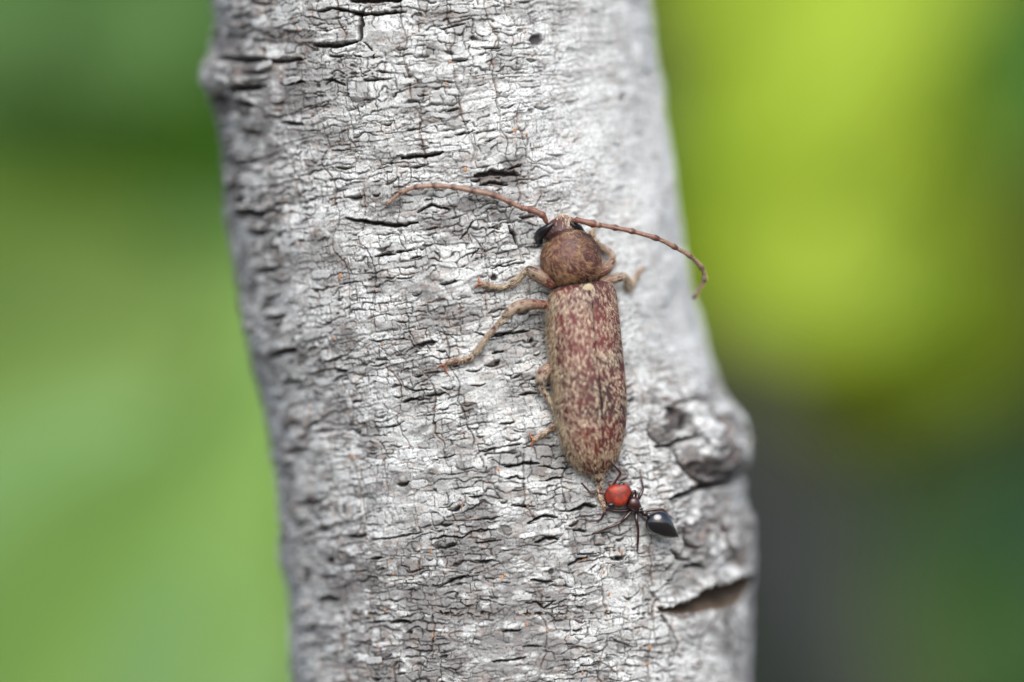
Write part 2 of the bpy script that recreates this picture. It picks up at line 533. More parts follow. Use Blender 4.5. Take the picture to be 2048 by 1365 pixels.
# vertical wrinkles running into the knot
wr = np.exp(-(((px - 1350) / 60) ** 2 + ((v2 - 1090) / 60) ** 2)) * front
H += np.sin((px - 1330 + .6 * (v2 - 1080)) / 4.2 + 6 * fbm(px / 30, v2 / 40, 641, 2)) * 2.2 * wr

def polyline(pts, width, depth, lip=1.0, soft=.35, dark=1.0, taper=True, rag=.6):
    """one hand-placed fissure or line of painted shade"""
    global H, crack
    pts = np.array(pts, float)
    pad = width * 4 + 6
    r_ = np.where((VV > pts[:, 1].min() - pad) & (VV < pts[:, 1].max() + pad))[0]
    if len(r_) == 0: return
    r0, r1 = r_[0], r_[-1] + 1
    q = px[r0:r1]; y = v2[r0:r1]
    q = q + (fbm(q / 12, y / 12, 701, 2) - .5) * 10 * rag; y = y + (fbm(q / 10, y / 10, 711, 2) - .5) * 9 * rag
    bestd = np.full(q.shape, 9e9); sg = np.zeros(q.shape); tt = np.zeros(q.shape)
    seg = np.hypot(*(pts[1:] - pts[:-1]).T); cum = np.concatenate([[0], np.cumsum(seg)])
    for i in range(len(seg)):
        a, b_ = pts[i], pts[i + 1]; ab = b_ - a
        t = np.clip(((q - a[0]) * ab[0] + (y - a[1]) * ab[1]) / (ab @ ab), 0, 1)
        ddx = q - (a[0] + t * ab[0]); ddy = y - (a[1] + t * ab[1])
        d_ = np.hypot(ddx, ddy)
        m = d_ < bestd
        bestd = np.where(m, d_, bestd); sg = np.where(m, ddy, sg); tt = np.where(m, (cum[i] + t * seg[i]) / cum[-1], tt)
    tp = np.clip(4 * tt * (1 - tt), 0, 1) ** .6 if taper else 1
    w_ = width / 2 * (.35 + .65 * tp)
    s_ = sstep(1 + soft, soft, bestd / w_ ) * front[r0:r1]
    H[r0:r1] += -depth * s_ + lip * np.exp(-((sg + w_ * 2.0) / (w_ * 1.3)) ** 2) * np.exp(-(bestd / (w_ * 3.2)) ** 2) * front[r0:r1] * tp
    crack[r0:r1] = np.maximum(crack[r0:r1], s_ * dark)

CR = [
 ([(948, 354), (985, 345), (1036, 351)], 11, 16, 3), ([(958, 370), (990, 366), (1014, 372)], 8, 13, 3), ([(1018, 338), (1042, 332)], 6, 10, 2), ([(445, 118), (500, 122), (530, 118)], 15, 22, 6), ([(470, 205), (510, 212)], 12, 16, 4), ([(440, 318), (470, 322)], 14, 18, 5), ([(505, 470), (540, 462)], 10, 14, 4), ([(530, 640), (575, 632)], 9, 14, 4), ([(560, 770), (600, 764)], 10, 14, 4), ([(575, 905), (615, 898)], 10, 14, 4), ([(590, 1010), (640, 1004)], 10, 14, 4), ([(470, 262), (520, 268)], 10, 14, 4),
 ([(1330, 998), (1360, 988), (1385, 975), (1410, 973), (1440, 970), (1468, 960), (1490, 946)], 15, 34, 9),
 ([(1306, 895), (1330, 893), (1345, 882), (1362, 881), (1379, 874)], 9, 22, 4),
 ([(1330, 897), (1340, 920), (1357, 948)], 5, 14, 2),
 ([(1378, 878), (1400, 900)], 5, 12, 1), ([(1296, 850), (1300, 878), (1318, 897)], 4, 10, 1), ([(1357, 948), (1374, 964), (1400, 974)], 6, 12, 2), ([(1400, 820), (1420, 845), (1428, 880), (1412, 910)], 6, 10, 2), ([(1366, 830), (1372, 860), (1368, 878)], 6, 12, 2), ([(1385, 800), (1350, 806), (1330, 822)], 5, 10, 2), ([(1450, 850), (1462, 890), (1455, 925)], 5, 9, 2),
 ([(1440, 1025), (1428, 1050), (1440, 1090), (1462, 1125)], 6, 12, 2), ([(1470, 1015), (1482, 1060), (1490, 1110)], 5, 9, 2), ([(1356, 1050), (1352, 1080), (1370, 1098), (1392, 1092)], 5, 9, 2), ([(1330, 1100), (1345, 1118), (1372, 1122)], 5, 9, 2), ([(1440, 1240), (1462, 1275), (1450, 1320)], 4, 8, 1), ([(1340, 1256), (1352, 1290), (1346, 1320)], 4, 8, 1),
 ([(1322, 1228), (1331, 1240), (1338, 1256)], 6, 14, 1),
 ([(1431, 1216), (1424, 1240), (1413, 1258)], 7, 16, 1),
 ([(1413, 1258), (1398, 1285), (1396, 1320)], 5, 10, 1),
 ([(634, 24), (664, 17), (693, 22), (725, 30), (766, 26), (812, 23)], 9, 18, 5),
 ([(700, 1), (803, 0)], 12, 20, 5), ([(722, 30), (721, 82)], 11, 14, 1), ([(728, 84), (742, 98), (747, 118)], 6, 10, 1),
 ([(627, 90), (670, 92), (718, 84)], 11, 22, 6), ([(461, 180), (490, 178), (519, 176)], 17, 26, 8),  # last stroke: shadow under the budscar, painted with the crack colour
 ([(420, 200), (440, 199), (463, 190)], 16, 24, 8), ([(532, 122), (560, 124), (604, 119)], 10, 14, 4),
 ([(559, 168), (610, 164)], 8, 14, 4), ([(561, 246), (610, 249)], 7, 14, 4), ([(650, 168), (664, 160), (690, 172)], 8, 12, 3),
 ([(778, 326), (800, 316), (864, 311), (900, 300)], 10, 18, 5), ([(835, 424), (865, 411), (900, 420)], 7, 14, 4),
 ([(466, 430), (498, 424), (528, 432)], 16, 24, 8), ([(690, 438), (744, 447), (800, 452), (838, 444)], 10, 20, 6),
 ([(518, 616), (550, 609)], 9, 18, 5), ([(537, 717), (559, 706), (593, 701)], 12, 24, 7), ([(452, 380), (476, 376)], 10, 14, 4),
 ([(468, 330), (512, 322)], 12, 16, 5), ([(505, 548), (545, 540)], 12, 16, 5),
 ([(645, 728), (680, 716)], 7, 12, 3), ([(670, 743), (690, 742)], 9, 16, 3), ([(700, 806), (721, 804)], 7, 14, 3),
 ([(803, 806), (822, 800), (846, 801)], 7, 14, 3), ([(808, 776), (836, 784), (865, 778)], 4, 10, 2),
 ([(626, 1204), (650, 1197), (674, 1200)], 11, 20, 6), ([(640, 1319), (670, 1320)], 9, 16, 5),
 ([(698, 1075), (732, 1073)], 8, 14, 4), ([(742, 1080), (771, 1079), (812, 1072), (842, 1066)], 5, 12, 3),
 ([(778, 1249), (798, 1243), (819, 1246)], 8, 16, 5), ([(746, 1118), (768, 1115)], 6, 12, 3),
 ([(855, 1082), (886, 1074), (923, 1077), (943, 1064), (980, 1058)], 5, 12, 3),
 ([(877, 1173), (904, 1162), (935, 1152)], 7, 14, 4), ([(985, 1324), (1019, 1322), (1053, 1314)], 6, 13, 3),
 ([(1007, 1263), (1043, 1260)], 7, 14, 4), ([(1055, 1048), (1085, 1033), (1115, 1035)], 8, 16, 4),
 ([(1146, 1062), (1172, 1062)], 6, 13, 3), ([(1069, 1086), (1092, 1077), (1115, 1079)], 8, 16, 4),
 ([(1138, 1132), (1158, 1120), (1177, 1115)], 7, 14, 4), ([(1062, 1160), (1084, 1163), (1106, 1165)], 7, 14, 4),
 ([(1050, 1207), (1077, 1205), (1089, 1218), (1111, 1200)], 5, 12, 3), ([(1357, 1136), (1381, 1130), (1403, 1138)], 9, 18, 4),
 ([(1418, 1035), (1412, 1062), (1429, 1084)], 5, 12, 1), ([(1009, 934), (1046, 928), (1080, 926)], 8, 16, 4),
 ([(1141, 1023), (1171, 1011), (1192, 1015)], 10, 18, 5), ([(1021, 1010), (1045, 1014), (1071, 1012)], 6, 13, 3),
 ([(1014, 958), (1032, 953), (1051, 959)], 6, 13, 3), ([(1090, 962), (1125, 955)], 6, 13, 3), ([(1078, 931), (1110, 938), (1148, 936)], 4, 11, 2),
 ([(980, 676), (1015, 667), (1062, 660)], 7, 14, 3), ([(985, 706), (1008, 704)], 7, 13, 3), ([(948, 664), (975, 672)], 5, 11, 2),
 ([(848, 402), (866, 398)], 5, 10, 2), ([(975, 455), (1000, 458)], 5, 11, 3), ([(1016, 452), (1030, 470), (1036, 492)], 6, 12, 1),
 ([(920, 480), (935, 462), (945, 446)], 5, 10, 1), ([(790, 505), (830, 500)], 5, 10, 2), ([(755, 512), (790, 508)], 8, 14, 3),
 ([(820, 520), (842, 512)], 6, 12, 3), ([(982, 536), (1020, 530), (1052, 524)], 4, 10, 2), ([(942, 515), (958, 500)], 5, 10, 1),
 ([(1040, 790), (1075, 785)], 6, 12, 3), ([(1000, 850), (1030, 846)], 5, 11, 2), ([(960, 905), (990, 900)], 6, 12, 3),
]
for pts, wd_, dp_, lp_ in CR:
    polyline(pts, wd_ * (1.4 if wd_ <= 7 and pts[0][0] > 1290 and pts[0][1] < 1130 else .8 if wd_ <= 10 and 620 < pts[0][0] < 1200 else 1), dp_, lp_)
# pits and dark spots; the last one paints shade under the boss
def pit(x0, y0, rx_, ry_, depth, dark=1.0):
    global H, crack
    rr = np.sqrt(((px - x0) / rx_) ** 2 + ((v2 - y0) / ry_) ** 2) + (fbm(px / 8, v2 / 8, 731, 2) - .5) * .7
    s_ = sstep(1.15, .55, rr) * front
    H -= depth * s_
    crack = np.maximum(crack, s_ * dark)
for a_ in ((1075, 80, 15, 12, 12, .9), (988, 556, 8, 7, 9), (1065, 682, 6, 6, 8), (1342, 822, 11, 10, 14, 1), (1354, 851, 10, 18, 15, .95),
           (1330, 862, 8, 11, 9, .8), (1432, 903, 9, 7, 11), (660, 1122, 9, 8, 12), (643, 1060, 13, 9, 10, .8), (1102, 1145, 6, 7, 8, .8), (1206, 1070, 6, 6, 8, .8),
           (1196, 1330, 11, 9, 5, .7), (1218, 1322, 9, 6, 5, .6), (1060, 224, 8, 6, 6, .7), (1245, 195, 8, 10, 6, .6), (1330, 1000, 6, 5, 6), (1040, 62, 7, 5, 5, .6),
           (1307, 868, 13, 11, 5, .45), (1372, 938, 26, 14, 7, .7), (1398, 950, 24, 10, 10, .9), (1462, 950, 24, 8, 10, .8)):
    pit(*a_)
# underside of the boss, with the overhang's shade painted into the grey
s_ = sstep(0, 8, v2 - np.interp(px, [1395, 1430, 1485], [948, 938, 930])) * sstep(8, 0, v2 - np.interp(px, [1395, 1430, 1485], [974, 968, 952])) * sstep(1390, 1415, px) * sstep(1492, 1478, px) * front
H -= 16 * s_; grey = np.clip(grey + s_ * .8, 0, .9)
# the open gash low on the right
gx = [1300, 1318, 1345, 1375, 1395, 1420, 1450, 1472, 1486, 1500]
top = np.interp(px, gx, [1228, 1222, 1209, 1196, 1174, 1168, 1155, 1149, 1152, 1165])
bot = np.interp(px, gx, [1229, 1227, 1229, 1229, 1227, 1220, 1215, 1208, 1193, 1165])
top = top + (fbm(px / 9, v2 / 40, 741, 4, .65) - .5) * 17; bot = bot + (fbm(px / 9, v2 / 40, 743, 4, .65) - .5) * 15
tt = (v2 - top) / np.maximum(bot - top, 1)
ins = (tt > 0) & (tt < 1) & (bot - top > 1.5) & front & (np.abs(v2 - 1190) < 60)
H = np.where(ins, H - np.minimum((bot - top) * 2.6, 110) * np.clip(1 - tt, 0, 1) ** .9 * sstep(0, .06, tt), H)
wood = np.where(ins, sstep(.0, .05, tt) * .95, wood)
H = np.where(ins, H + (fbm(px / 40, v2 / 3.2, 745, 3) - .5) * 12 * sstep(.1, .4, tt), H)
ZO = np.where(ins, -14 * np.clip(1 - tt / .4, 0, 1), 0) + 4 * np.exp(-((v2 - top + 3) / 6) ** 2) * (v2 <= top) * sstep(1318, 1360, px) * sstep(1500, 1480, px) * front
crack = np.where(ins, crack * .3, crack)
H += 15 * np.exp(-((v2 - top + 6) / 9) ** 2) * sstep(1318, 1360, px) * sstep(1500, 1480, px) * front * (np.abs(v2 - 1190) < 70)
# the budscar on the left edge
H += 24 * np.exp(-((((px - 440) / 44) ** 2 + ((v2 - 150) / 34) ** 2) ** 2)) * front * (.75 + .5 * fbm(px / 16, v2 / 16, 791, 2))
# gentle swells + grain
H += (fbm(A2 / 160, B2 / 120, 801, 3) - .5) * 26 + (fbm(A2 / 9, B2 / 6, 811, 3) - .5) * 2.4 + (fbm(A2 / 3.2, B2 / 2.6, 821, 2) - .5) * 1.1
tint = np.clip((.22 + tint * .55) * (1 - .75 * smooth_r), 0, .75)
Hsmooth = 40 * knot + 22 * knot2 + 18 * np.exp(-(((px - 1330) / 110) ** 2 + ((v2 - 1010) / 130) ** 2)) * front + (fbm(A2 / 160, B2 / 120, 801, 3) - .5) * 26

W3 = P(px, v2, dep)
def grid_normals(W):
    du = np.roll(W, -1, 1) - np.roll(W, 1, 1)
    dv = np.gradient(W, axis=0)
    n = np.cross(du, dv)
    n /= np.linalg.norm(n, axis=-1, keepdims=True) + 1e-12
    return n
NRM = grid_normals(W3)
if NRM[NR // 2, np.argmin(np.abs(TH)), 1] > 0:
    NRM = -NRM
WD = W3 + NRM * (H * K)[..., None]
WD[..., 2] -= ZO * K
surf = W3 + NRM * (Hsmooth * K)[..., None]

def surf_at(x, y):
    """smoothed bark surface seen at photograph position x, y: depth in px"""
    r = int(round(R0 + (y - V0) / DV)); r = max(0, min(NR - 1, r))
    # walk across to the column that projects to x
    p = surf[r, :len(th_f)]
    xs = 1024 + p[:, 0] / K / (1 + p[:, 1] / D)
    j = int(np.argmin(np.abs(xs - x)))
    return surf[r, j, 1] / K
def surf_normal(x, y):
    a = surf_at(x - 12, y); b = surf_at(x + 12, y); c = surf_at(x, y - 12); d = surf_at(x, y + 12)
    n = np.array([(b - a) / 24, (d - c) / 24, -1.0])      # in (x, y, depth)
    return n / np.linalg.norm(n)

cbase = edges(np.array([(-GROUND) / K + 682.5]))
tree = empty('young_tree', P(cbase[0][0], (-GROUND) / K + 682.5, 380), 'young tree with pale grey cracked bark that the beetle clings to', 'tree')
tree.location.z = GROUND
F = grid_faces(NR, NC, wrap=True)[:, ::-1]
trunk = obj('trunk', WD.reshape(-1, 3), F, BARK, tree,
            attrs=dict(crack=np.clip(crack, 0, 1), tint=tint, grey=grey, warm=np.clip(warm, 0, .8), wood=np.clip(wood, 0, 1)))

# ------------------------------------------------------------------ loose bark flakes, parts of the tree
def flake_mesh(seed):
    r = np.random.RandomState(seed)
    n, m = 9, 5
    u = np.linspace(-1, 1, n); vv = np.linspace(-1, 1, m)
    topc = 1 + .25 * (r.rand(n) - .5); botc = 1 + .55 * (r.rand(n) - .5)
    V = []
    for side in (1, 0):
        for j in range(m):
            for i in range(n):
                y = vv[j] * (botc[i] if vv[j] > 0 else topc[i]) * (1 - .45 * abs(u[i]) ** 5) * (1 + .25 * (r.rand() - .5))
                lift = .22 * ((vv[j] + 1) / 2) ** 1.5 * (1 - .5 * u[i] ** 2) + .07
                V.append((u[i] * 1.0 + .06 * (r.rand() - .5), y, lift * (1 if side else 1) - (0 if side else .10)))
    V = np.array(V)
    Fs = []
    q = grid_faces(m, n); k = n * m
    Fs += [list(f) for f in q] + [[a + k for a in f[::-1]] for f in q]
    loop = [i for i in range(n)] + [j * n + n - 1 for j in range(1, m)] + [(m - 1) * n + i for i in range(n - 2, -1, -1)] + [j * n for j in range(m - 2, 0, -1)]
    for a, b in zip(loop, loop[1:] + loop[:1]):
        Fs.append([b, a, a + k, b + k])
    me = mesh('bark_flake', V, Fs, dict(tint=np.full(len(V), .15 + .5 * r.rand()), grey=np.full(len(V), .3 * r.rand())), smooth=True)
    me.materials.append(BARK)
    return me
FLK = [flake_mesh(s) for s in range(10)]
from mathutils import Matrix
toff = np.array(tree.location)
def place_on_bark(me, name, x, y, sx, sy, sz, rot, sink=0.0):
    n = surf_normal(x, y)
    nn = np.array([n[0], n[2], -n[1]])                   # world axes: x, depth, up
    upv = np.array([0, 0, -1.0]); upv = upv - nn * (upv @ nn); upv /= np.linalg.norm(upv)
    right = np.cross(upv, nn); 
    if right[0] < 0: right = -right
    c_, s_ = math.cos(rot), math.sin(rot)
    ex = right * c_ + upv * s_; ey = -right * s_ + upv * c_
    p = P(x, y, bark_at(x, y) + sink) - toff
    M = Matrix.Identity(4)
    for r in range(3):
        M[r][0] = ex[r] * sx * K; M[r][1] = ey[r] * sy * K; M[r][2] = nn[r] * sz * K; M[r][3] = p[r]
    o = bpy.data.objects.new(name, me)
    S.collection.objects.link(o)
    o.parent = tree
    o.matrix_local = M
    return o
def bark_at(x, y):
    r = int(round(R0 + (y - V0) / DV)); r = max(0, min(NR - 1, r))
    p = WD[max(0, r - 3):r + 4, :len(th_f)]
    xs = 1024 + p[..., 0] / K / (1 + p[..., 1] / D)
    j = np.argmin(np.abs(xs - x), axis=1)
    return float(np.median(p[np.arange(len(p)), j, 1])) / K
nfl = 0
tries = 0
while nfl < 90 and tries < 3000:
    tries += 1
    y = random.uniform(5, 1360); t = random.uniform(-1.3, .75)
    c_, h_ = edges(np.array([y])); x = c_[0] + h_[0] * math.sin(t)
    if t > -0.7 and random.random() < .55: continue
    if 1040 < x < 1300 and 420 < y < 1000: continue
    if x > 1180 and 960 < y < 1130: continue
    if t > .35 and y < 800: continue
    w_ = random.uniform(9, 20) * (1.25 if t < -.6 else 1)
    place_on_bark(random.choice(FLK), 'bark_flake', x, y, w_, w_ * random.uniform(.24, .42), w_ * .34, -0.12 + random.gauss(0, .09), -0.6)
    nfl += 1
# orange specks of alga caught in the seams
def speck_mesh(seed):
    r = np.random.RandomState(seed)
    V = []; n, m = 7, 5
    for j in range(m):
        f = math.pi * j / (m - 1)
        for i in range(n):
            a = 2 * math.pi * i / n
            k = 1 + .5 * (r.rand() - .5)
            V.append((math.sin(f) * math.cos(a) * k, math.sin(f) * math.sin(a) * k, math.cos(f) * .5 * k))
    me = mesh('orange_speck', np.array(V), grid_faces(m, n, True))
    me.materials.append(M_SPECK)
    return me
SPK = [speck_mesh(s) for s in range(5)]
for x, y, a_, b_ in ((704, 915, 4, 6), (1030, 262, 4, 7), (900, 124, 4, 4), (893, 168, 4, 4), (680, 553, 4, 8), (598, 60, 5, 4), (780, 1122, 3, 4), (786, 1149, 3, 3), (769, 1221, 4, 3),
                     (1004, 1158, 3, 7), (1009, 1150, 3, 5), (985, 1180, 4, 2), (862, 1103, 3, 7), (1168, 1121, 7, 3), (1218, 1189, 3, 5), (1300, 1295, 4, 7), (1297, 1328, 4, 6), (1165, 1347, 3, 6),
                     (1094, 1262, 3, 5), (1054, 1250, 3, 5), (1454, 1003, 10, 5), (930, 802, 3, 3), (620, 822, 4, 8), (695, 826, 3, 5), (1243, 1106, 4, 5), (668, 678, 4, 4), (755, 1293, 3, 4), (865, 1272, 3, 5),
                     (540, 380, 6, 5), (924, 1012, 3, 8), (996, 939, 3, 5), (765, 690, 3, 4), (722, 755, 3, 4), (1208, 1145, 3, 5), (930, 340, 4, 6), (1053, 270, 3, 5), (1055, 1013, 3, 4)):
    place_on_bark(random.choice(SPK), 'orange_speck', x, y, a_, b_, 3.0, random.uniform(-.3, .3))

# ------------------------------------------------------------------ shapes for the insects
def crom(pts, sub):
    pts = np.array(pts, float)
    p = np.vstack([2 * pts[0] - pts[1], pts, 2 * pts[-1] - pts[-2]])
    out = []
    for i in range(1, len(p) - 2):
        a, b, c, d = p[i - 1], p[i], p[i + 1], p[i + 2]
        for k in range(sub):
            t = k / sub
            out.append(.5 * ((2 * b) + (c - a) * t + (2 * a - 5 * b + 4 * c - d) * t * t + (3 * b - a - 3 * c + d) * t ** 3))
    out.append(pts[-1])
    return np.array(out)

def tube(pts, rads, n=10, sub=5, squash=1.0, curve=True):
    """round tapered limb through pts (x, y, depth px); returns verts in px space, faces, parameter, normals"""
    q = np.column_stack([np.array(pts, float), np.array(rads, float)])
    q = crom(q, sub) if curve else q
    c = q[:, :3]; r = np.maximum(q[:, 3], .3)
    # rounded ends
    t0 = c[1] - c[0]; t0 /= np.linalg.norm(t0); t1 = c[-1] - c[-2]; t1 /= np.linalg.norm(t1)
    pre = [(c[0] - t0 * r[0] * s_, r[0] * k) for s_, k in ((.95, .05), (.8, .55), (.45, .88))]
    post = [(c[-1] + t1 * r[-1] * s_, r[-1] * k) for s_, k in ((.45, .88), (.8, .55), (.95, .05))]
    c = np.vstack([[p[0] for p in pre], c, [p[0] for p in post]]); r = np.concatenate([[p[1] for p in pre], r, [p[1] for p in post]])
    T = np.gradient(c, axis=0); T /= np.linalg.norm(T, axis=1, keepdims=True) + 1e-9
    ref = np.array([0, 0, -1.0])
    V = []; N = []
    for i in range(len(c)):
        u = np.cross(T[i], ref); u /= np.linalg.norm(u) + 1e-9
        w_ = np.cross(u, T[i])
        a = np.arange(n) * 2 * math.pi / n
        nn = np.cos(a)[:, None] * u + np.sin(a)[:, None] * w_ * squash
        V.append(c[i] + r[i] * nn); N.append(nn)
    V = np.array(V); N = np.array(N)
    par = np.repeat(np.linspace(0, 1, len(c))[:, None], n, 1)
    return V, grid_faces(len(c), n, True), par, N, T

def W(V):
    V = V.reshape(-1, 3)
    return P(V[:, 0], V[:, 1], V[:, 2])

def hairs(name, pts, dirs, nrms, length, width, mat, parent, tone, lift=.25, jit=.35):
    """short tapered setae; everything in px space"""
    n = len(pts)
    d = dirs + nrms * lift + RNG.normal(0, jit, (n, 3)) * np.array([1, 1, .5])
    d /= np.linalg.norm(d, axis=1, keepdims=True)
    sd_ = np.cross(d, nrms); sd_ /= np.linalg.norm(sd_, axis=1, keepdims=True) + 1e-9
    L = np.broadcast_to(length, (n,)) * RNG.uniform(.65, 1.3, n)
    wv = np.broadcast_to(width, (n,)) * RNG.uniform(.7, 1.3, n)
    b = pts
    m_ = b + d * (L * .55)[:, None] + nrms * (L * .05)[:, None]
    t = b + d * L[:, None] - nrms * (L * .06)[:, None]
    V = np.stack([b - sd_ * wv[:, None] / 2, b + sd_ * wv[:, None] / 2, m_ + sd_ * wv[:, None] * .42, m_ - sd_ * wv[:, None] * .42, t], 1)
    base = np.arange(n)[:, None] * 5
    F1 = np.concatenate([base + np.array([[0, 1, 2]]), base + np.array([[0, 2, 3]]), base + np.array([[3, 2, 4]])], 0)
    return tag(obj(name, W(V), F1, mat, parent, attrs=dict(tone=np.repeat(tone, 5))), kind='stuff')

# ------------------------------------------------------------------ the beetle
AX = np.array([78, 495.]); AX /= np.linalg.norm(AX)
LAT = np.array([AX[1], -AX[0]])
PHI = math.radians(21)
e_t = np.array([AX[0], AX[1], 0.0])
e_l = np.array([LAT[0] * math.cos(PHI), LAT[1] * math.cos(PHI), math.sin(PHI)])
e_n = np.array([LAT[0] * math.sin(PHI), LAT[1] * math.sin(PHI), -math.cos(PHI)])
bx0, by0 = 1175, 750
beetle = empty('longhorn_beetle', P(bx0, by0, surf_at(bx0, by0)), 'long reddish brown longhorn beetle with cream hairs and thin antennae gripping the bark', 'beetle')
sc = {y: surf_at(1123 + (y - 455) * .157 + 10, y) for y in range(420, 1000, 20)}
def beetle_depth(y):
    ys = sorted(sc)
    z = np.polyfit(ys, [sc[k] for k in ys], 1)
    return z[0] * y + z[1] - 26

def stations(rows, sub):
    q = crom(np.array(rows, float), sub)
    return q
def ring(st, ang, ex=2.3, bot=30, bow=0):
    y, xl, xr, h = st[:4]
    a = (xr - xl) / 2; cx = (xl + xr) / 2
    a2 = a / math.sqrt(math.cos(PHI) ** 2 + (h / max(a, 1)) ** 2 * math.sin(PHI) ** 2) if a > 0 else a
    ca, sa = np.cos(ang), np.sin(ang)
    l = np.sign(ca) * np.abs(ca) ** (2 / ex) * a2
    nn = np.where(sa > 0, np.abs(sa) ** (2 / ex) * h, -np.abs(sa) ** (2 / ex) * min(bot, h))
    c = np.array([cx, y, beetle_depth(y)])
    t = -bow * np.clip(sa, 0, 1) ** 2
    return c + l[:, None] * e_l + nn[:, None] * e_n + t[:, None] * e_t

BODY = [  # y, left, right, height, bow
 (432, 1114, 1133, 7, 2), (439, 1100, 1145, 20, 3), (449, 1090, 1154, 28, 5), (459, 1085, 1160, 34, 7), (467, 1086, 1166, 37, 9), (472, 1092, 1169, 36, 11), (475, 1094, 1171, 36, 12),
 (476.5, 1094, 1172, 42, 14), (480, 1090, 1177, 46, 13), (490, 1082, 1187, 53, 9), (502, 1077, 1197, 58, 6), (518, 1076, 1202, 61, 3), (532, 1078.5, 1204, 60, 2), (544, 1084, 1203, 57, 0), (553, 1091, 1200, 52, -1), (559, 1097, 1196, 47, -1),
 (564, 1102, 1192, 40, -1), (568, 1107, 1193, 33, 0), (574, 1106, 1200, 33, 0), (600, 1099, 1224, 40, 0), (700, 1101, 1236, 44, 0), (800, 1113, 1243, 44, 0), (870, 1126, 1240, 38, 0), (910, 1145, 1231, 28, 0), (935, 1167, 1217, 18, 0),
 (952, 1184, 1207, 11, 0), (961, 1191, 1203, 7, 0), (966, 1195, 1200, 3, 0)]
ang = np.linspace(0, 2 * math.pi, 56, endpoint=False)
q = np.array(BODY, float)
# linear between close stations, smooth elsewhere
idx = np.linspace(0, len(q) - 1, 190)
qq = np.column_stack([np.interp(idx, np.arange(len(q)), q[:, k]) for k in range(5)])
for _ in range(2):
    qq[1:-1] = (qq[:-2] + 2 * qq[1:-1] + qq[2:]) / 4
rings = np.array([ring(s_, ang, 2.15, 26, s_[4]) for s_ in qq])
darkb = np.zeros(rings.shape[:2])
yy_ = qq[:, 0]
darkb += (np.exp(-((yy_ - 567.5) / 3.2) ** 2) * .95)[:, None]
darkb += (np.exp(-((yy_ - 474.5) / 2.0) ** 2) * .5)[:, None]
redb = np.clip(.55 * np.exp(-(((ang[None, :] - 2.1) / .8) ** 2)) * np.exp(-((yy_[:, None] - 520) / 45) ** 2), 0, 1) * .5
nb = len(rings)
Vb = np.concatenate([rings.reshape(-1, 3), rings[0].mean(0)[None], rings[-1].mean(0)[None]])
Fb = [list(f) for f in grid_faces(nb, len(ang), True)]
na = len(ang)
for i in range(na):
    Fb.append([nb * na, (i + 1) % na, i]); Fb.append([nb * na + 1, (nb - 1) * na + i, (nb - 1) * na + (i + 1) % na])
body = obj('body', W(Vb), Fb, M_BODY, beetle, attrs=dict(dark=np.append(darkb.ravel(), [0, 0]), red=np.append(redb.ravel(), [0, 0])))

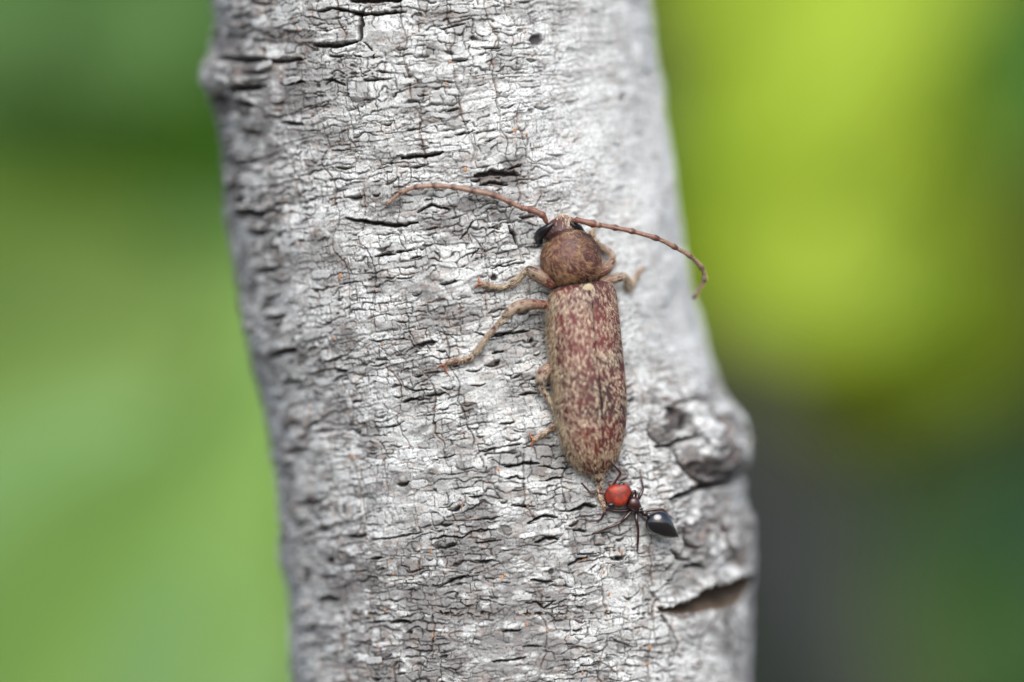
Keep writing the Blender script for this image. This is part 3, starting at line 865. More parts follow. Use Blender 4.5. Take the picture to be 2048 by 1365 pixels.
ELY = [(570, 1108, 1204, 46), (573, 1102, 1214, 52), (577, 1098, 1222, 56), (585, 1094, 1228, 60), (600, 1091, 1232, 63), (650, 1090, 1238, 66), (700, 1093, 1243, 68), (750, 1099, 1248, 68), (800, 1105, 1252, 67),
       (850, 1113, 1252, 64), (880, 1121, 1248, 59), (905, 1132, 1242, 51), (925, 1145, 1235, 41), (938, 1158, 1227, 31), (946, 1171, 1219, 20), (950, 1182, 1211, 9)]
es = crom(np.array(ELY, float), 8)
es = es[np.concatenate([[True], np.diff(es[:, 0]) > .05])]
def elytron(side):
    n = 30
    g0 = .006
    a = np.linspace(math.pi / 2 + side * g0, math.pi / 2 + side * (math.pi / 2 + .35), n)
    R_ = np.array([ring(s_, a, 2.35, 30, 0) for s_ in es])
    # margins roll slightly; suture edge dips
    inner = np.array([ring((s_[0], s_[1] + 3, s_[2] - 3, max(s_[3] - 4, 2)), a, 2.35, 27, 0) for s_ in es])
    k = R_.shape[0] * n
    V = np.concatenate([R_.reshape(-1, 3), inner.reshape(-1, 3)])
    q = grid_faces(R_.shape[0], n)
    Fs = [list(f) for f in q] + [[x + k for x in f[::-1]] for f in q]
    m = R_.shape[0]
    loop = list(range(n)) + [j * n + n - 1 for j in range(1, m)] + [(m - 1) * n + i for i in range(n - 2, -1, -1)] + [j * n for j in range(m - 2, 0, -1)]
    for x, y in zip(loop, loop[1:] + loop[:1]):
        Fs.append([y, x, x + k, y + k])
    if side < 0:
        Fs = [f[::-1] for f in Fs]
    o = obj('wing_case', W(V), Fs, M_ELY, beetle)
    # setae
    cnt = 3300
    yi = RNG.uniform(0, 1, cnt * 2); ai = RNG.uniform(0, 1, cnt * 2)
    cumy = np.concatenate([[0], np.cumsum(np.diff(es[:, 0]) * ((es[1:, 2] - es[1:, 1]) / 150))]); ti = np.minimum(np.interp(yi * cumy[-1], cumy, np.arange(m)), m - 1.01); i0 = ti.astype(int); f = (ti - i0)[:, None]
    mid_ = R_[m // 2]; al_ = np.concatenate([[0], np.cumsum(np.linalg.norm(np.diff(mid_, axis=0), axis=1))]); tj = np.minimum(np.interp(ai * al_[-1], al_, np.arange(n)), n - 1.01); j0 = tj.astype(int); g = (tj - j0)[:, None]
    p = (R_[i0, j0] * (1 - f) + R_[i0 + 1, j0] * f) * (1 - g) + (R_[i0, j0 + 1] * (1 - f) + R_[i0 + 1, j0 + 1] * f) * g
    tu = R_[i0 + 1, j0] - R_[i0, j0]; tv = R_[i0, j0 + 1] - R_[i0, j0]
    nr = np.cross(tu, tv); nr /= np.linalg.norm(nr, axis=1, keepdims=True) + 1e-9
    nr = nr * np.sign(np.sum(nr * (p - np.stack([0 * p[:, 0] + 1175, p[:, 1], 0 * p[:, 0] + beetle_depth(p[:, 1]) + 10], 1)), 1))[:, None]
    # patchy coat: sparse over reddish areas, full at the flanks and the tail
    pat = fbm(p[:, 0] / 26, p[:, 1] / 30, 901, 3)
    pat2 = fbm(p[:, 0] / 4.5, p[:, 1] / 6, 905, 2)
    flank = ai ** 2.5
    tail = sstep(820, 930, p[:, 1])
    keep = RNG.uniform(0, 1, len(p)) < np.clip(.24 + .9 * (pat - .47) + 1.5 * (pat2 - .48) + .72 * flank + .34 * tail, .05, 1)
    p, nr, tu, pat, flank, tail = p[keep], nr[keep], tu[keep], pat[keep], flank[keep], tail[keep]
    tu = tu / (np.linalg.norm(tu, axis=1, keepdims=True) + 1e-9)
    tone = np.clip(RNG.uniform(.35, 1.1, len(p)) - .35 * flank - .3 * tail, 0, 1)
    hairs('hair', p + nr * .3 - tu * 4, tu, nr, 8.4 + 2.5 * flank, .72, H_CREAM, o, tone, .14 + .35 * sstep(.55, .85, flank)[:, None], .26)
    # pale fringe along the margins
    c3 = 1100
    ti = np.minimum(np.interp(RNG.uniform(0, cumy[-1], c3), cumy, np.arange(m)), m - 1.01); i0 = ti.astype(int)
    j0 = RNG.randint(int(n * .62), n - 2, c3)
    p = R_[i0, j0] + (R_[i0 + 1, j0] - R_[i0, j0]) * RNG.rand(c3, 1)
    tu = R_[i0 + 1, j0] - R_[i0, j0]; tu /= np.linalg.norm(tu, axis=1, keepdims=True) + 1e-9
    nr = p - np.stack([0 * p[:, 0] + (es[i0, 1] + es[i0, 2]) / 2, p[:, 1], beetle_depth(p[:, 1])], 1); nr /= np.linalg.norm(nr, axis=1, keepdims=True)
    hairs('hair', p, tu, nr, 9.5, .75, H_CREAM, o, RNG.uniform(.1, .7, c3), .55, .25)
    return o
elytron(1); elytron(-1)

# coat on the pronotum and head (part of the beetle)
def body_hairs(name, y0, y1, cnt, a0, a1, mat, length, lift, jit, direction, dens=None, tone=(.2, 1)):
    rows = np.where((qq[:, 0] >= y0) & (qq[:, 0] <= y1))[0]
    wt = np.diff(qq[:, 0])[rows[:-1]]; wt = np.maximum(wt, .05); i0 = RNG.choice(rows[:-1], cnt, p=wt / wt.sum()); aa = RNG.uniform(a0, a1, cnt)
    tj = aa / (2 * math.pi) * na; j0 = np.floor(tj).astype(int); g = (tj - j0)[:, None]; f = RNG.uniform(0, 1, cnt)[:, None]
    ja, jb = j0 % na, (j0 + 1) % na
    p = (rings[i0, ja] * (1 - f) + rings[i0 + 1, ja] * f) * (1 - g) + (rings[i0, jb] * (1 - f) + rings[i0 + 1, jb] * f) * g
    tu = rings[i0 + 1, ja] - rings[i0, ja]; tv = rings[i0, jb] - rings[i0, ja]
    nr = np.cross(tu, tv); nr /= np.linalg.norm(nr, axis=1, keepdims=True) + 1e-9
    cen = rings[i0].mean(1)
    nr *= np.sign(np.sum(nr * (p - cen), 1))[:, None]
    tu /= np.linalg.norm(tu, axis=1, keepdims=True) + 1e-9
    tv /= np.linalg.norm(tv, axis=1, keepdims=True) + 1e-9
    if direction == 'swirl':
        an = 5.5 * (fbm(p[:, 0] / 38, p[:, 1] / 38, 951, 2) - .5) + .3
        dr = tu * np.cos(an)[:, None] + tv * np.sin(an)[:, None]
    elif direction == 'front':
        dr = -tu
    else:
        dr = tu
    keep = np.ones(cnt, bool)
    if dens is not None:
        keep = RNG.uniform(0, 1, cnt) < dens(p, aa)
    p, dr, nr = p[keep], dr[keep], nr[keep]
    hairs(name, p, dr, nr, length, .66, mat, body, RNG.uniform(tone[0], tone[1], len(p)), lift, jit)
body_hairs('hair', 481, 562, 2900, -.2, math.pi + .2, H_GOLD, 10, .2, .28, 'swirl', lambda p, a: np.clip(.45 + 2.4 * (fbm(p[:, 0] / 12, p[:, 1] / 12, 961, 3) - .42) + .5 * np.abs(np.cos(a)) ** 3, .06, 1), (.0, .55))
body_hairs('hair', 474.8, 481, 500, -.2, math.pi + .2, H_GOLD, 6.5, .25, .3, 'back', None, (.3, 1))
body_hairs('hair', 557, 566, 300, -.1, math.pi + .1, H_GOLD, 7, .15, .2, 'back', None, (.0, .7))
body_hairs('hair', 433, 470, 900, -.3, math.pi + .3, H_CREAM, 9, .35, .4, 'front', lambda p, a: np.where(p[:, 1] < 441, .4, np.clip(np.exp(-((a - 1.45) / .16) ** 2) + .04 + .6 * np.exp(-((a - .6) / .22) ** 2), 0, 1)), (.4, 1))
body_hairs('hair', 935, 950, 160, 0, math.pi, H_CREAM, 14, .15, .3, 'back', None, (.1, .8))

# scutellum
def on_top(y, off, lift):
    """point on the beetle's back at row y, off px to the right of the suture"""
    st = [np.interp(y, es[:, 0], es[:, k]) for k in range(4)]
    c = np.array([(st[1] + st[2]) / 2, y, beetle_depth(y)])
    return c + e_n * (st[3] + lift) + e_l * off
a = np.arange(18) * 2 * math.pi / 18
sv = []
for rr, hh_ in ((1, -3.0), (.95, -.6), (.75, .3), (.4, .8), (.05, 1.0)):
    for t in a:
        rad = (8.6 - 1.6 * math.sin(t)) if math.sin(t) < 0 else 8.6 - 2.0 * abs(math.cos(t)) + 1.5
        sv.append(on_top(581, -3, 0) + e_l * rr * rad * 1.3 * math.cos(t) + e_t * rr * rad * 1.05 * math.sin(t) + e_n * hh_)
obj('scutellum', W(np.array(sv)), grid_faces(5, 18, True), M_SCUT, beetle)

# eyes: kidney-shaped, wrapped round the antenna sockets
def head_point(y, angle, lift=0):
    st = [np.interp(y, qq[:, 0][:45], qq[:, k][:45]) for k in range(5)]
    p = ring(st, np.array([angle]), 2.15, 26, st[4])[0]
    c = np.array([(st[1] + st[2]) / 2, y, beetle_depth(y)])
    d_ = (p - c) / np.linalg.norm(p - c)
    return p + d_ * lift
bd = beetle_depth(460)
V, Fc, _, _, _ = tube([(1079, 484, bd - 2), (1077, 474, bd - 8), (1083, 465, bd - 18), (1093, 457, bd - 27), (1104, 449, bd - 30)], [7, 9, 9.5, 7.5, 4], 16, 6)
obj('eye', W(V), Fc, M_EYE, beetle)
V, Fc, _, _, _ = tube([(1143, 447, bd - 30), (1150, 452, bd - 27), (1158, 457, bd - 18), (1163, 463, bd - 6)], [4, 6.5, 7, 6], 16, 6)
obj('eye', W(V), Fc, M_EYE, beetle)

# antennae: eleven joints each
def antenna(pts, depths, rads, reds):
    root = None
    pts = [(x, y, d) for (x, y), d in zip(pts, depths)]
    fine = crom(np.column_stack([np.array(pts), np.array(rads)]), 8)
    lin = np.column_stack([np.interp(np.arange(len(fine)) / 8, np.arange(len(pts)), col) for col in np.column_stack([np.array(pts), np.array(rads)]).T])
    fine = .82 * fine + .18 * lin
    for k in range(len(pts) - 1):
        seg = fine[k * 8:(k + 1) * 8 + 1]
        c = seg[:, :3]
        r = 1.12 * seg[:, 3] * np.interp(np.linspace(0, 1, 9), [0, .12, .7, .9, 1], [.70, .84, .92, 1.30, 1.05])
        V, Fc, par, N, T = tube(c, r, 12, 1, curve=False)
        dk = np.clip(np.exp(-((par - .755) / .075) ** 2) * 1.0 + np.exp(-((par - .22) / .045) ** 2) * .55, 0, 1)
        rd = np.full(par.shape, reds[k] ** 1.4 * .8) * (1 - .3 * par)
        if root is None:
            root = obj('antenna', W(V), Fc, M_ANT_SEG, beetle, attrs=dict(dark=dk * .7, red=rd)); o = root
        else:
            o = obj('segment', W(V), Fc, M_ANT_SEG, root, attrs=dict(dark=dk * .92, red=rd))
        # short erect setae
        cnt = 40
        ii = RNG.randint(3, len(V) - 4, cnt); jj = RNG.randint(0, 12, cnt)
        ALLH.append((V[ii, jj], T[ii], N[ii, jj], np.where(RNG.rand(cnt) < .05, 14, 4.0)))
    return root
ALLH = []
rt = antenna([(1094, 446), (1083, 429), (1058, 419), (1043, 416), (1017, 403), (985, 390), (943, 381), (903, 374), (866, 372), (830, 375), (800, 387), (773, 410)],
        [bd - 30, bd - 38, bd - 40, bd - 40, -8, -14, -18, -20, -18, -12, -4, 6],
        [4.6, 6.0, 6.2, 4.6, 5.2, 5.2, 5.2, 5.0, 4.8, 4.6, 4.2, 2.8], [1, .9, .8, .6, .45, .35, .3, .25, .2, .12, 0])
p, t, n_, l_ = [np.concatenate([h[k] for h in ALLH]) for k in range(4)]
hairs('hair', p, t, n_, l_, .45, H_CREAM, rt, RNG.uniform(.3, 1, len(p)), .55, .25); ALLH.clear()
rt = antenna([(1144, 443), (1156, 441), (1189, 449), (1201, 451), (1234, 456.5), (1268, 464), (1316, 478), (1352, 496), (1382, 514), (1405, 538), (1409, 562), (1387, 597)],
        [bd - 28, bd - 36, bd - 38, bd - 38, -4, 2, 16, 34, 56, 84, 100, 118],
        [4.2, 5.6, 6.2, 4.4, 4.8, 4.6, 4.6, 4.4, 4.2, 4.2, 4.2, 2.6], [1, .95, .85, .85, .8, .7, .6, .45, .35, .25, .2])
p, t, n_, l_ = [np.concatenate([h[k] for h in ALLH]) for k in range(4)]
hairs('hair', p, t, n_, l_, .45, H_CREAM, rt, RNG.uniform(.3, 1, len(p)), .55, .25); ALLH.clear()

# legs
def leg(pts, rads, knee, ankle, claws, hair=1.0, flush=0.0):
    """pts: x, y, height over the bark"""
    c = [(x, y, surf_at(x, y) - h) for x, y, h in pts]
    n = len(pts) - 1
    fq = crom(np.column_stack([np.array(c, float), np.array(rads, float)]), 8)
    pp = np.linspace(0, 1, len(fq))
    fq[:, 3] *= 1 - .30 * np.exp(-((pp - (knee + .28) / n) / .02) ** 2) - .35 * np.exp(-((pp - (ankle + .1) / n) / .016) ** 2)
    tq = np.clip((pp - ankle / n) / max(1 - ankle / n, .01), 0, 1)
    fq[:, 3] *= np.where(tq > 0, 1 + .24 * np.cos(2 * math.pi * (tq * 4 - .5)), 1)
    V, Fc, par, N, T = tube(fq[:, :3], fq[:, 3], 14, 1, curve=False)
    kp, ap = knee / n, ankle / n
    par2 = np.repeat(np.clip((np.arange(len(V)) - 3) / (len(V) - 7), 0, 1)[:, None], 14, 1)
    dk = np.exp(-((par2 - kp) / .035) ** 2) * .9 * (N[..., 2] < .2) + np.exp(-((par2 - ap) / .02) ** 2) * .5
    rd = np.clip(1 - par2 / (kp * .75), 0, 1) * .85 + sstep(ap + .08, 1, par2) * .55 + flush
    o = obj('leg', W(V), Fc, M_LEG, beetle, attrs=dict(dark=np.clip(dk, 0, 1), red=np.clip(rd, 0, 1)))
    for cl in claws:
        cc = [(x, y, surf_at(x, y) - h) for x, y, h in cl]
        V2, F2, _, _, _ = tube(cc, np.linspace(2.6, 1.0, len(cc)), 8, 5)
        obj('claw', W(V2), F2, M_CLAW, o)
    cnt = int(800 * hair)
    ii = RNG.randint(3, len(V) - 4, cnt); jj = RNG.randint(0, 14, cnt)
    rr = np.interp(ii / len(V), np.linspace(0, 1, len(rads)), rads)
    # denser, longer on the shins
    hairs('hair', V[ii, jj], T[ii], N[ii, jj], 5.8 + .12 * rr, .6, H_CREAM, o, RNG.uniform(.3, 1, cnt), .42, .3)
    return o
leg([(1102, 566, 30), (1086, 557, 34), (1068, 547, 36), (1056, 541, 33), (1045, 550, 26), (1034, 561, 18), (1022, 569, 12), (1007, 575, 8), (990, 574, 7), (974, 571, 6), (964, 568, 5)],
    [13, 14, 12.5, 9, 6.5, 7.5, 7.5, 5.5, 6, 5.5, 3.5], 3, 6, [[(964, 568, 5), (958, 562, 4), (957, 556, 1)], [(964, 568, 5), (956, 570, 4), (950, 576, 1)]])
leg([(1096, 611, 24), (1070, 609, 34), (1045, 611, 38), (1025, 620, 38), (1008, 637, 33), (999, 647, 29), (980, 668, 22), (962, 692, 14), (948, 709, 9), (938, 718, 7), (922, 722, 6), (904, 723, 6), (889, 730, 4)],
    [8, 10.5, 12, 11.5, 8, 6, 6.3, 7, 7, 6, 6.3, 5.6, 3], 4, 8, [[(889, 730, 4), (881, 732, 4), (873, 738, 1)], [(889, 730, 4), (890, 740, 4), (897, 750, 1)]])
leg([(1106, 737, 18), (1095, 739, 26), (1084, 752, 30), (1081, 769, 28), (1086, 781, 22), (1096, 798, 18), (1105, 812, 14), (1112, 830, 9), (1112, 846, 8), (1102, 858, 7), (1088, 867, 6), (1076, 874, 5), (1068, 880, 4)],
    [10, 12, 13, 9.5, 6, 6, 6.5, 6.5, 6, 5.5, 5.5, 4.2, 3], 3, 7, [[(1068, 880, 4), (1062, 874, 4), (1060, 866, 1)], [(1068, 880, 4), (1064, 886, 3), (1064, 894, 1)]])
leg([(1196, 546, 18), (1213, 536, 26), (1225, 523, 27), (1223, 510, 22), (1210, 500, 16), (1196, 490, 12), (1187, 477, 8), (1184, 464, 6), (1189, 455, 4)],
    [12, 12.5, 8.5, 7, 7, 6.5, 5, 4.5, 3], 2, 5, [[(1189, 455, 4), (1194, 450, 1)]], 1.0, .3)
leg([(1200, 566, 18), (1220, 561, 30), (1240, 555, 34), (1251, 556, 32), (1256, 566, 22), (1258, 577, 10), (1264, 568, 6), (1273, 553, 5), (1281, 539, 4)],
    [8, 9.5, 9, 8, 8.5, 8, 6, 5, 3.5], 3, 5, [[(1281, 539, 4), (1286, 533, 1)], [(1281, 539, 4), (1289, 541, 1)]])
leg([(1206, 885, 9), (1204, 925, 9), (1202, 948, 11), (1200, 960, 11), (1199, 972, 9), (1199, 988, 7), (1203, 1001, 6), (1208, 1012, 4)],
    [5, 6, 7.5, 8, 6, 6.2, 5, 3], 2, 3, [[(1208, 1012, 4), (1213, 1017, 1)], [(1208, 1012, 4), (1205, 1021, 1)]], .6)

# ------------------------------------------------------------------ the ant
m, nt, b = new_mat('ant_shell')
ca = nt.nodes.new('ShaderNodeAttribute'); ca.attribute_name = 'hue'
ramp_n = ramp(nt, [(.44, (0, 0, 0)), (.60, (.8, .8, .8))]); nt.links.new(tex(nt, 16, 4, .6), ramp_n.inputs[0])
r = ramp(nt, [(0.0, (0.36, 0.032, 0.008)), (0.2, (0.16, 0.012, 0.006)), (0.36, (0.055, 0.012, 0.010)), (0.62, (0.020, 0.007, 0.008)), (0.8, (0.005, 0.004, 0.006)), (1, (0.004, 0.004, 0.006))])
nt.links.new(ca.outputs['Fac'], r.inputs[0])
hd_ = ramp(nt, [(.15, (1, 1, 1)), (.3, (0, 0, 0))]); nt.links.new(ca.outputs['Fac'], hd_.inputs[0]); nt.links.new(mixc(nt, mixc(nt, 1.0, ramp_n.outputs[0], hd_.outputs[0], 'MULTIPLY'), r.outputs[0], (0.10, 0.012, 0.008)), b.inputs['Base Color'])
rr_ = ramp(nt, [(0.0, (.5, .5, .5)), (.5, (.36, .34, .34)), (.85, (.13, .13, .13))]); nt.links.new(ca.outputs['Fac'], rr_.inputs[0]); nt.links.new(rr_.outputs[0], b.inputs['Roughness'])
b.inputs['Specular IOR Level'].default_value = 0.6
cw_ = ramp(nt, [(.3, (.0, .0, .0)), (.85, (.7, .7, .7))]); nt.links.new(ca.outputs['Fac'], cw_.inputs[0]); nt.links.new(cw_.outputs[0], b.inputs['Coat Weight'])
b.inputs['Coat IOR'].default_value = 1.8
b.inputs['Coat Roughness'].default_value = 0.1
bump(nt, b, tex(nt, 60, 3), 0.35, 0.006)
M_ANT = m
ant = empty('ant', P(1280, 1025, surf_at(1280, 1025)), 'small ant with red head and glossy black pointed abdomen behind the beetle', 'ant')
ANTB = [  # x, y, height, radius, squash, hue
 (1218.5, 996, 15, 11, .12), (1220, 995.5, 17, 15.5, .08), (1223.5, 994.5, 20, 19.5, .03), (1230, 992.5, 23, 22, .0), (1241, 991, 24, 23.5, .0), (1249, 991.2, 23, 21.5, .05), (1253.5, 993, 21, 13.5, .16),
 (1256, 996, 20, 6, .42), (1258.5, 998.5, 20, 7.5, .5), (1262, 1002.5, 21, 12.5, .48), (1267, 1008, 22, 14, .48), (1272, 1013.5, 21, 11.5, .55), (1276.5, 1018.5, 19, 8.5, .6), (1280.5, 1022.5, 17, 7, .65),
 (1283.5, 1025, 15, 3.6, .65), (1286.5, 1026.5, 15, 5.5, .65), (1289.5, 1028, 16, 6.4, .65), (1293, 1029.8, 15, 3.8, .66), (1296, 1031, 16, 5.6, .7), (1298.5, 1032, 16.5, 5.6, .75), (1300.5, 1033, 17, 3.8, .8),
 (1302.5, 1035, 20, 12, .9), (1306, 1038.5, 23, 22, 1), (1312, 1044, 25, 26, 1), (1320, 1050.5, 26, 25.8, 1), (1329, 1057, 25, 22, 1), (1338, 1063, 24, 16.5, 1), (1346, 1068, 22, 9.8, 1), (1352, 1071.5, 20, 5.2, 1), (1357, 1074, 19, .8, 1)]
pts = [(x, y, surf_at(1280, 1025) + (surf_at(x, y) - surf_at(1280, 1025)) * .6 - h, r_, u_) for x, y, h, r_, u_ in ANTB]
fine = crom(np.array(pts, float), 5)
hue = fine[:, 4]
V, Fc, par, N, T = tube(fine[:, :3], fine[:, 3], 28, 1, squash=.86, curve=False)
hu = np.concatenate([[hue[0]] * 3, hue, [hue[-1]] * 3])
an_ = np.arange(28) * 2 * math.pi / 28
sqf = (np.abs(np.cos(an_)) ** 3.4 + np.abs(np.sin(an_)) ** 3.4) ** (-1 / 3.4)
wh = (hu < .2) * 1.0
cen_ = V.mean(1, keepdims=True)
V = cen_ + (V - cen_) * (1 + wh[:, None] * (sqf[None, :] - 1))[..., None]
abody = obj('body', W(V), Fc, M_ANT, ant, attrs=dict(hue=np.repeat(hu[:, None], 28, 1)))
# a few bristles on the abdomen edge
def ant_d(x, y, h): return surf_at(1280, 1025) + (surf_at(x, y) - surf_at(1280, 1025)) * .6 - h
for ex_, ey_, h_ in ((1222, 1011, 34), (1243, 970.5, 36)):
    V, Fc, _, _, _ = tube([(ex_ - 2.2, ey_, ant_d(ex_, ey_, h_)), (ex_ + 2.2, ey_ - .4, ant_d(ex_, ey_, h_))], [5.2, 5.0], 12, 3)
    obj('eye', W(V), Fc, M_EYE, ant)
def ant_limb(name, pts, rads, huev, parent=ant):
    c = [(x, y, (ant_d(x, y, h) if h > 9 else surf_at(x, y) - h)) for x, y, h in pts]
    V, Fc, par, _, _ = tube(c, [q_ * 1.15 for q_ in rads], 9, 5)
    return obj(name, W(V), Fc, M_ANT, parent, attrs=dict(hue=np.interp(par.ravel(), [0, .5, 1], huev)))
lh = (.6, .5, .40)
ant_limb('leg', [(1262, 1002, 14), (1264, 990, 20), (1268, 983, 22), (1271, 985, 20), (1272, 998, 10), (1274, 1006, 3)], [3.5, 3.4, 3, 2.2, 2, 1.2], lh)
ant_limb('leg', [(1268, 1009, 14), (1275, 1001, 16), (1281, 990, 20), (1286, 977, 16), (1284, 965, 8), (1281.5, 950, 4), (1280, 939, 2)], [3.2, 3.2, 3, 2.4, 2, 1.3, 1], lh)
ant_limb('leg', [(1275, 1016, 13), (1283, 1025, 12), (1300, 1021, 16), (1318, 1019, 20), (1327, 1021, 18), (1337, 1031, 9), (1347, 1040, 3)], [3, 2.6, 2.8, 2.8, 2.2, 2, 1], lh)
ant_limb('leg', [(1272, 1014, 13), (1273, 1024, 13), (1273, 1040, 20), (1276.5, 1061, 15), (1276, 1076, 9), (1275.5, 1092, 4), (1275, 1105, 2), (1281, 1107, 1.5), (1289, 1105.5, 1.5)], [3, 3.2, 3, 2.2, 2.5, 1.8, 1.2, 1.1, .9], lh)
ant_limb('leg', [(1268, 1013, 13), (1261, 1024, 14), (1250, 1037, 18), (1240, 1046, 14), (1222, 1054, 8), (1206, 1060, 4), (1192, 1065, 2), (1186, 1067, 1)], [3, 3, 3, 2.4, 2.5, 1.8, 1.2, .8], lh)
ant_limb('leg', [(1262, 1008, 13), (1256, 1020, 12), (1239, 1023, 14), (1217, 1020, 14), (1209, 1025, 9), (1204, 1036, 4), (1198, 1042, 2), (1193, 1044, 1)], [3, 3, 2.8, 2.4, 2.2, 2, 1.3, .9], lh)
ah = (.42, .36, .42)
ant_limb('antenna', [(1219, 985, 26), (1211, 987.5, 24), (1198, 985.5, 20), (1187, 987.5, 16), (1180, 984, 14), (1168, 972, 11), (1157, 961, 10)], [2.2, 2.2, 2, 2.0, 1.7, 1.9, 1.8], ah)
ant_limb('antenna', [(1223, 976, 28), (1228, 968, 30), (1235, 957, 34), (1241, 947.5, 38), (1237, 940.5, 42), (1225, 929, 52), (1213, 918.5, 62)], [2.2, 2.2, 2, 2.0, 1.7, 2.0, 1.9], ah)
ant_limb('mandible', [(1216, 990, 16), (1210, 994, 14), (1206, 1000, 11)], [3.4, 3, 1.4], (.15, .2, .4))
ant_limb('mandible', [(1217, 1002, 16), (1211, 1004, 13), (1206, 1003, 10)], [3.4, 3, 1.4], (.15, .2, .4))
ant_limb('palp', [(1222, 975, 20), (1217, 966, 18), (1223, 964, 16)], [2, 1.8, 1.2], (.3, .3, .35))
for p0, p1 in (((1277, 1018, 25), (1288, 1016, 29)), ((1279, 1022, 26), (1287, 1022, 28))):
    ant_limb('spine', [p0, p1], [2.0, .5], (.7, .75, .8))

# ------------------------------------------------------------------ ground, and the plants behind
soil = plain('soil', (0.045, 0.038, 0.028), 0.95, (0.10, 0.085, 0.06), 0.12)
N_ = 61
gr = np.concatenate([[0], np.geomspace(4, 40000, 70)])
ga = np.linspace(0, 2 * math.pi, 64, endpoint=False)
gx_, gy_ = gr[:, None] * np.cos(ga), gr[:, None] * np.sin(ga)
gz = (fbm(gx_ / 30, gy_ / 30, 31, 3) - .5) * np.minimum(gr[:, None] * .05, 3.0) + GROUND - .4
tag(obj('ground', np.stack([gx_, gy_, gz], -1).reshape(-1, 3), grid_faces(len(gr), 64, True), soil), kind='structure')

def leaf_mesh(name, mat, seed, wratio=.5, curl=.15, lobes=0):
    r = np.random.RandomState(seed)
    n, m_ = 13, 7
    V = []
    for i in range(n):
        t = i / (n - 1)
        wdt = wratio * .5 * (math.sin(math.pi * t ** .8) ** .75 if 0 < t < 1 else 0.0) + .006
        for j in range(m_):
            u = j / (m_ - 1) * 2 - 1
            V.append((u * wdt, t, abs(u) * wdt * .3 - curl * (t - .4) ** 2 + .012 * math.sin(9 * t + 3 * u + seed)))
    me = mesh(name, np.array(V), grid_faces(n, m_))
    me.materials.append(mat)
    return me

def leaf(me, base_px, d_cm, length_px, rot, tilt=0.0, roll=0.0, parent=None, off=None):
    """leaf whose blade is centred on base_px at d_cm behind the trunk; rot clockwise from up"""
    d = d_cm / K
    f = 1 + d_cm / D
    c = P(base_px[0], base_px[1], d)
    L = length_px * K * f
    a = math.radians(rot)
    ey = np.array([math.sin(a) * math.cos(tilt), math.sin(tilt), math.cos(a) * math.cos(tilt)])
    ex = np.array([math.cos(a) * math.cos(roll), math.sin(roll), -math.sin(a) * math.cos(roll)])
    ez = np.cross(ex, ey); ez /= np.linalg.norm(ez)
    ex = np.cross(ey, ez)
    b0 = c - ey * L * .5
    o = bpy.data.objects.new(me.name.split('.')[0], me)
    S.collection.objects.link(o)
    o.parent = parent
    po = np.array(parent.location) if parent else np.zeros(3)
    M = Matrix.Identity(4)
    for r in range(3):
        M[r][0] = ex[r] * L; M[r][1] = ey[r] * L; M[r][2] = ez[r] * L; M[r][3] = (b0 - po)[r]
    o.matrix_local = M
    return b0

def wtube(pts, rads, n=10):
    q = crom(np.column_stack([np.array(pts, float), np.array(rads, float)]), 6)
    c, r = q[:, :3], q[:, 3]
    T = np.gradient(c, axis=0); T /= np.linalg.norm(T, axis=1, keepdims=True)
    V = []
    for i in range(len(c)):
        ref = np.array([1.0, .2, 0]) if abs(T[i][0]) < .8 else np.array([0, 1.0, 0])
        u = np.cross(T[i], ref); u /= np.linalg.norm(u); w_ = np.cross(T[i], u)
        a = np.arange(n) * 2 * math.pi / n
        V.append(c[i] + r[i] * (np.cos(a)[:, None] * u + np.sin(a)[:, None] * w_))
    return np.array(V).reshape(-1, 3), grid_faces(len(c), n, True)

M_STEM = plain('green_stem', (0.06, 0.09, 0.03), 0.6, (0.10, 0.13, 0.05), 1.0)
M_GREYSTEM = plain('grey_stem', (0.048, 0.048, 0.047), 0.9, (0.080, 0.084, 0.080), 0.6)

